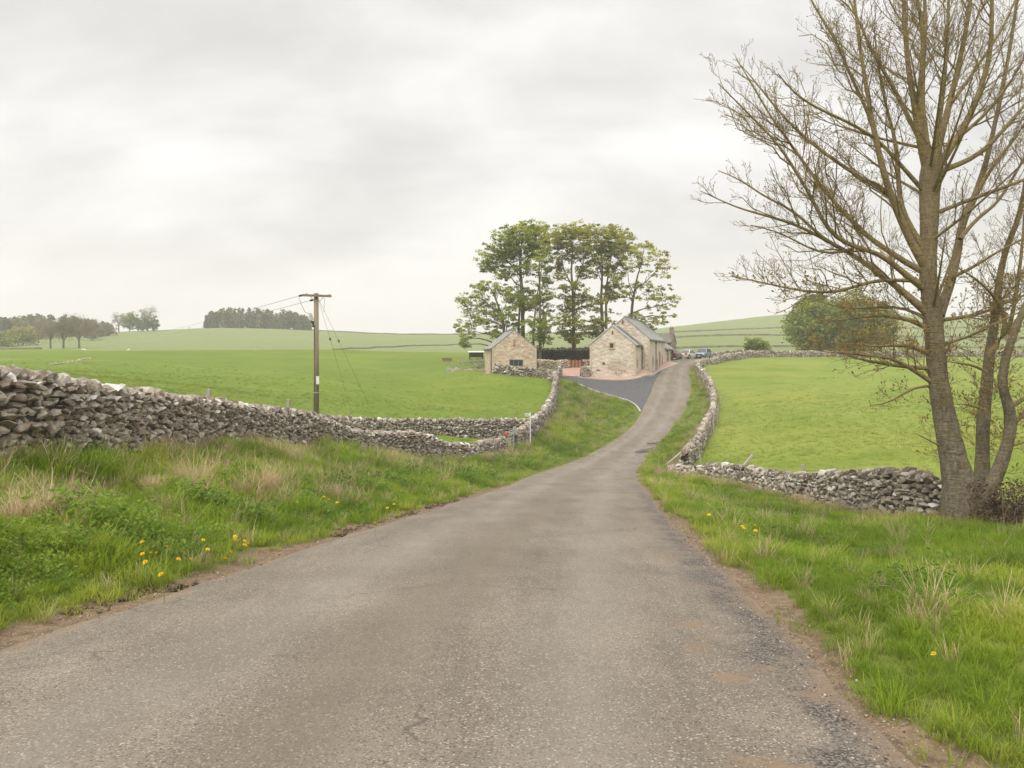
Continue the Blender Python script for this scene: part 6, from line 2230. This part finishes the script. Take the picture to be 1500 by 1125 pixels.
scatter('verge_grass', 'rank green verge grass with straw and weeds along both sides of the lane', np.c_[X, Y, Z], ALL, idx, scl, tint, rg)

# short grazed turf in the fields that the camera sees well
pts = []
for (y0, y1, dens) in ((30, 50, 9), (50, 75, 5), (75, 110, 2)):
    x0, x1 = -0.72 * y1, 0.72 * y1
    n = int((x1 - x0) * (y1 - y0) * dens)
    X, Y = rg.uniform(x0, x1, n), rg.uniform(y0, y1, n)
    k = ~(poly_in(POLY_L, X, Y) | poly_in(POLY_R, X, Y)) & (road_t(X, Y)[1] > 1.2) & (np.abs(X) < 0.68 * Y)
    k &= ~((X > 5) & (X < 30) & (Y > 84)) & ~((X > -4.5) & (X < 5) & (Y > 87) & (Y < 100))
    pts.append(np.c_[X[k], Y[k]])
X, Y = np.concatenate(pts).T
k = (wall_dist(X, Y) > 0.5) & (rg.rand(len(X)) > sstep(45, 105, Y))
X, Y = X[k], Y[k]
n = len(X)
Z = Hground(X, Y)
print('field tufts', n)
scatter('field_grass', 'short grazed turf of the pastures', np.c_[X, Y, Z], TURF, (rg.rand(n) * 5).astype(int), rg.uniform(0.8, 1.4, n) * np.interp(Y, [30, 60, 110], [1.0, 1.3, 1.7]), np.clip(np.where(road_t(X, Y)[0] < 0, 0.30, 0.62) + 0.5 * fbm(X * 0.12, Y * 0.2, 63, 3) + 0.15 * rg.normal(size=n), 0, 1), rg)

# broken dead stalks
q = ground_at(92, 772)
st = empty('dead_stalk', q, 0, 'bent pale dead stalk lying broken in the long grass', 'dead stalk')
def loc(uu, vv, dd=0.0):
    return W(uu, vv, q[1] + dd) - q
m_deadstem = plain('bleached_dead_stem', (0.50, 0.42, 0.30), 0.8, 0.15, 8)
for a in (((60, 768), (78, 762), (90, 745)), ((90, 745), (96, 768)), ((84, 738), (104, 752), (126, 766)), ((20, 741), (36, 756), (50, 768))):
    P = np.array([loc(*p) for p in a])
    V, Fq = tube_mesh([(P[None], np.full((1, len(P)), 0.0065), 5)])
    link('stem', mkmesh('stem', V, [Fq]), m_deadstem, st)

# dandelions
m_yel = plain('dandelion_petals', (0.80, 0.52, 0.006), 0.6, 0.15, 40)
m_stem = plain('dandelion_stem', (0.20, 0.26, 0.06), 0.6, 0.15, 10)
r = np.random.RandomState(5)
pv_, pf_, n0 = [], [], 0
for ring, (cnt, ln, el) in enumerate(((14, 0.026, 0.10), (12, 0.021, 0.45), (9, 0.014, 0.9))):
    for i in range(cnt):
        a = 2 * np.pi * (i + 0.5 * (ring % 2)) / cnt + r.normal() * 0.06
        d = np.array([math.cos(a) * math.cos(el), math.sin(a) * math.cos(el), math.sin(el)])
        s = np.array([-math.sin(a), math.cos(a), 0]) * 0.0035
        b0 = np.array([0, 0, 0.002 * ring])
        pv_ += [b0 - s * .5, b0 + s * .5, b0 + d * ln + s, b0 + d * ln - s]
        pf_.append((n0, n0 + 1, n0 + 2, n0 + 3))
        n0 += 4
head_me = mkmesh('flower_head', pv_, [np.array(pf_)])
head_me.materials.append(m_yel)
V, Fq = tube_mesh([(np.array([[[0, 0, -.05], [0.006, 0.0, 0.08], [0, 0.004, 0.2]]]), np.full((1, 3), 0.0032), 6)])
stem_me = mkmesh('stem', V, [Fq])
stem_me.materials.append(m_stem)


def flower_ground(uu, vv, h):
    d = np.geomspace(3, 60, 900)
    Xq, Zq = (uu - 750) * d / F, E - (vv - VH) * d / F
    i = np.nonzero(Hground(Xq, d) + h > Zq)[0][0]
    return np.array([Xq[i], d[i], Hat(Xq[i], d[i])])


fl = None
FLW = ([(u_, v_, 'yellow dandelion in flower low on the grass bank near the muddy edge', 'dandelions on the bank') for u_, v_ in ((215, 795), (213, 811.7), (222, 811), (234, 810.7), (223, 821.7), (242, 839), (244, 802), (263, 820), (271, 821), (296, 792), (303, 805.7), (332, 810), (332, 819), (343, 790.7), (347, 785.7), (363, 796), (359, 799), (365, 802), (357, 793))]
       + [(u_, v_, 'yellow dandelion in flower further along the bank towards the dip', 'dandelions along the bank') for u_, v_ in ((474, 728), (483, 732), (494, 737), (551, 767), (572, 744), (667, 711), (686, 713), (575, 738))]
       + [(u_, v_, 'small yellow dandelion in the verge grass on the tree side of the lane', 'dandelions on the tree side') for u_, v_ in ((1036, 753), (1042, 753), (1088, 774), (1106, 776), (1092, 771), (1110, 770), (1355, 954))])
for i, (u_, v_, lab, grp) in enumerate(FLW):
    hgt = 0.2 * r.uniform(1.0, 1.55) if u_ < 700 else 0.2
    q = flower_ground(u_, v_, hgt + 0.03)
    s = 0.6 if u_ > 1300 else (1.05 if q[1] < 12 else 1.35)
    if fl is None:
        fl = empty('dandelion', q, 0, lab, 'dandelion', grp)
        link('stem', stem_me, None, fl)
        link('flower_head', head_me, None, fl, (0, 0.004, 0.2), (-0.25, 0.1, 0))
        t = fl
    else:
        t = fl.copy()
        COL.objects.link(t)
        for ch in fl.children:
            c = ch.copy()
            COL.objects.link(c)
            c.parent = t
        tag(t, lab, 'dandelion', grp)
    t.location = q
    t.rotation_euler = (r.normal() * 0.12, r.normal() * 0.12, r.uniform(0, 6.28))
    t.scale = (s, s, (hgt + 0.03) / 0.2)

# loose chippings along the broken road edge, crumbs of soil along the banks
n = 5200
Y = rg.uniform(2.5, 26, n) ** 1.0
Y = 2.5 + 23.5 * rg.rand(n) ** 1.7
side_r = rg.rand(n) < 0.68
tq = np.where(side_r, rg.normal(0.97, 0.055, n), -rg.normal(1.03, 0.035, n))
yl, yr = np.interp(Y, _gd, GL), np.interp(Y, _gd, GR)
X = (yl + yr) / 2 + (yr - yl) / 2 * tq
Z = np.interp(Y, _gd, GZ) + 0.004 + 0.05 * np.clip(1 - tq ** 2, 0, 1) - 0.012 * (np.abs(tq) > 0.97)
Z = np.where(np.abs(tq) > 1.0, Hground(X, Y) + 0.002, Z)
gm = []
for i in range(6):
    V, T = STONES[i]
    me = mkmesh('chipping', V * np.array([1, 0.8, 0.6]), [T])
    me.materials.append(None)
    gm.append(me)
m_chip, g = new_mat('road_chippings')
ti = g.attr('tint', 'INSTANCER')
c = g.mix(g.rng(ti, 0, 0.5), (0.07, 0.065, 0.06), (0.24, 0.20, 0.165))
c = g.mix(g.rng(ti, 0.6, 1.0), c, (0.44, 0.40, 0.35))
finish(g, c, 0.9)
for me in gm:
    me.materials[0] = m_chip
scatter('gravel', 'loose chippings along the crumbling edges of the lane', np.c_[X, Y, Z], gm, (rg.rand(n) * 6).astype(int), rg.uniform(0.003, 0.009, n) * (1 + 0.8 * (rg.rand(n) < 0.06)), rg.rand(n), rg, 0.5)

n = 1500
Y = 4.5 + 22 * rg.rand(n) ** 1.5
k = rg.rand(n) < sstep(-0.05, 0.25, fbm(Y * 0.9, Y * 0 + 2.2, 83, 2))
Y = Y[k]
n = len(Y)
X = np.interp(Y, _gd, GL) - np.abs(rg.normal(0.30, 0.14, n)) * np.interp(Y, [5, 26], [1.3, 0.6])
m_clod = plain('dark_crumbled_soil', (0.085, 0.055, 0.034), 1.0, 0.4, 20, 0.4)
cm = []
for i in range(6, 12):
    me = mkmesh('clod', STONES[i][0] * np.array([1, 0.9, 0.65]), [STONES[i][1]], None, True)
    me.materials.append(m_clod)
    cm.append(me)
scatter('soil_clods', 'crumbled dark soil along the eroded foot of the grass bank', np.c_[X, Y, Hground(X, Y) - 0.03], cm, (rg.rand(n) * 6).astype(int), rg.uniform(0.012, 0.05, n), rg.rand(n), rg, 0.5)

# puddle by the lane edge in the dip
m_water, g = new_mat('puddle_water')
finish(g, (0.10, 0.085, 0.065), 0.03, g.bump(g.noise(g.pos(), 6, 2), 0.02, 0.01), 0.6)
for k, (uu, vv, lx, ly) in enumerate(((948, 659.5, 0.55, 1.9), (962, 648.5, 0.5, 1.3))):
    q = ground_at(uu, vv, 30, 90)
    N = 36
    a = np.linspace(0, 2 * np.pi, N, endpoint=False)
    rad_ = 1 + 0.22 * np.sin(2 * a + k) + 0.14 * np.sin(3 * a + 1 + k) + 0.06 * np.sin(7 * a)
    dx, dy = 0.40, 0.92
    Xp = q[0] + dx * ly * rad_ * np.sin(a) + dy * lx * rad_ * np.cos(a)
    Yp = q[1] + dy * ly * rad_ * np.sin(a) - dx * lx * rad_ * np.cos(a)
    zp = np.full(N, q[2] + 0.035)
    o = link('puddle', mkmesh('puddle', np.c_[Xp, Yp, zp], [np.arange(N)[None]]), m_water)
    tag(o, ('larger' if k == 0 else 'smaller') + ' puddle at the lane edge in the dip', None, None, 'structure')

# brambles and dead brush behind the bare tree
bq = W(1462, 768, 19.75)
bz = Hat(bq[0], bq[1])
bt = empty('bramble_thicket', (bq[0], bq[1], bz), 0, 'tangle of dead brambles and brown brush at the foot of the bare tree', 'brambles')
r = np.random.RandomState(91)
n = 300
P0 = np.c_[r.uniform(-0.75, 2.6, n), r.normal(size=n) * 0.35, np.full(n, -0.05)]
an = r.uniform(-0.6, np.pi + 0.6, n)
L = r.uniform(0.6, 2.0, n)
k = np.linspace(0, 1, 9)
dirv = np.stack([np.cos(an), -np.abs(r.normal(size=n)) * 0.5, 0 * an], -1)
C = P0[:, None] + dirv[:, None] * (L[:, None] * k)[..., None] * 0.9
C[:, :, 2] += (r.uniform(0.2, 0.75, n) * L)[:, None] * np.sin(k * np.pi * r.uniform(0.6, 1.0, n)[:, None])
C += np.cumsum(r.normal(size=C.shape) * 0.018, axis=1)
V, Fq = tube_mesh([(C, np.repeat(r.uniform(0.003, 0.009, n)[:, None], 9, 1) * np.linspace(1, .5, 9), 4)])
link('stem', mkmesh('stem', V, [Fq]), plain('dead_bramble_stems', (0.17, 0.125, 0.08), 0.9, 0.5, 8), bt)['kind'] = 'stuff'
n = 9000
P = np.c_[r.uniform(-0.9, 3.0, n), r.normal(size=n) * 0.45 - 0.1, r.rand(n) ** 1.6 * 1.1]
V, Fq = leaf_quads(r, P, 0.035, 0.3, 0.6)
link('dead_leaves', mkmesh('dead_leaves', V, [Fq], {'tone': np.repeat(r.rand(n) * 0.8, 4)}), leaf_material('dead_brown_leaves', (0.06, 0.040, 0.022), (0.125, 0.08, 0.042), (0.24, 0.165, 0.075), 0.15), bt)['kind'] = 'stuff'

N1, N2 = 40, 14
a, k = np.meshgrid(np.linspace(0, 2 * np.pi, N1, endpoint=False), np.linspace(0, 1, N2))
rr = np.cos(k * np.pi / 2)
mx_, my_, mz_ = 0.75 + 1.75 * rr * np.cos(a), 0.35 + 0.6 * rr * np.sin(a), 0.55 * np.sin(k * np.pi / 2) - 0.12
lmp = 1 + 0.25 * fbm(mx_ * 2.2 + 5, my_ * 2.2 + mz_ * 2, 95, 3)
V = np.stack([mx_ * lmp, my_ * lmp, mz_ * lmp], -1).reshape(-1, 3)
i = np.arange(N1 * N2).reshape(N2, N1)
j = np.roll(i, -1, axis=1)
Fq = np.stack([i[:-1], j[:-1], j[1:], i[1:]], -1).reshape(-1, 4)
link('earth_bank', mkmesh('earth_bank', V, [Fq], None, True), plain('dark_root_earth', (0.085, 0.06, 0.04), 1.0, 0.5, 7, 0.6), bt)

# ------------------------------------------------------------------ thin spring haze over the whole valley
HZ = MB().box((40, 420, 22), (1500, 1010, 108))
m_haze, g = new_mat('thin_haze')
v = g.n('ShaderNodeVolumePrincipled', Color=(0.95, 0.95, 0.94, 1), Density=0.0007, Anisotropy=0.2)
g.n('ShaderNodeOutputMaterial', Volume=v.outputs[0])
hzo = HZ.build('haze', m_haze)
tag(hzo, 'thin pale haze over the valley', None, None, 'stuff')
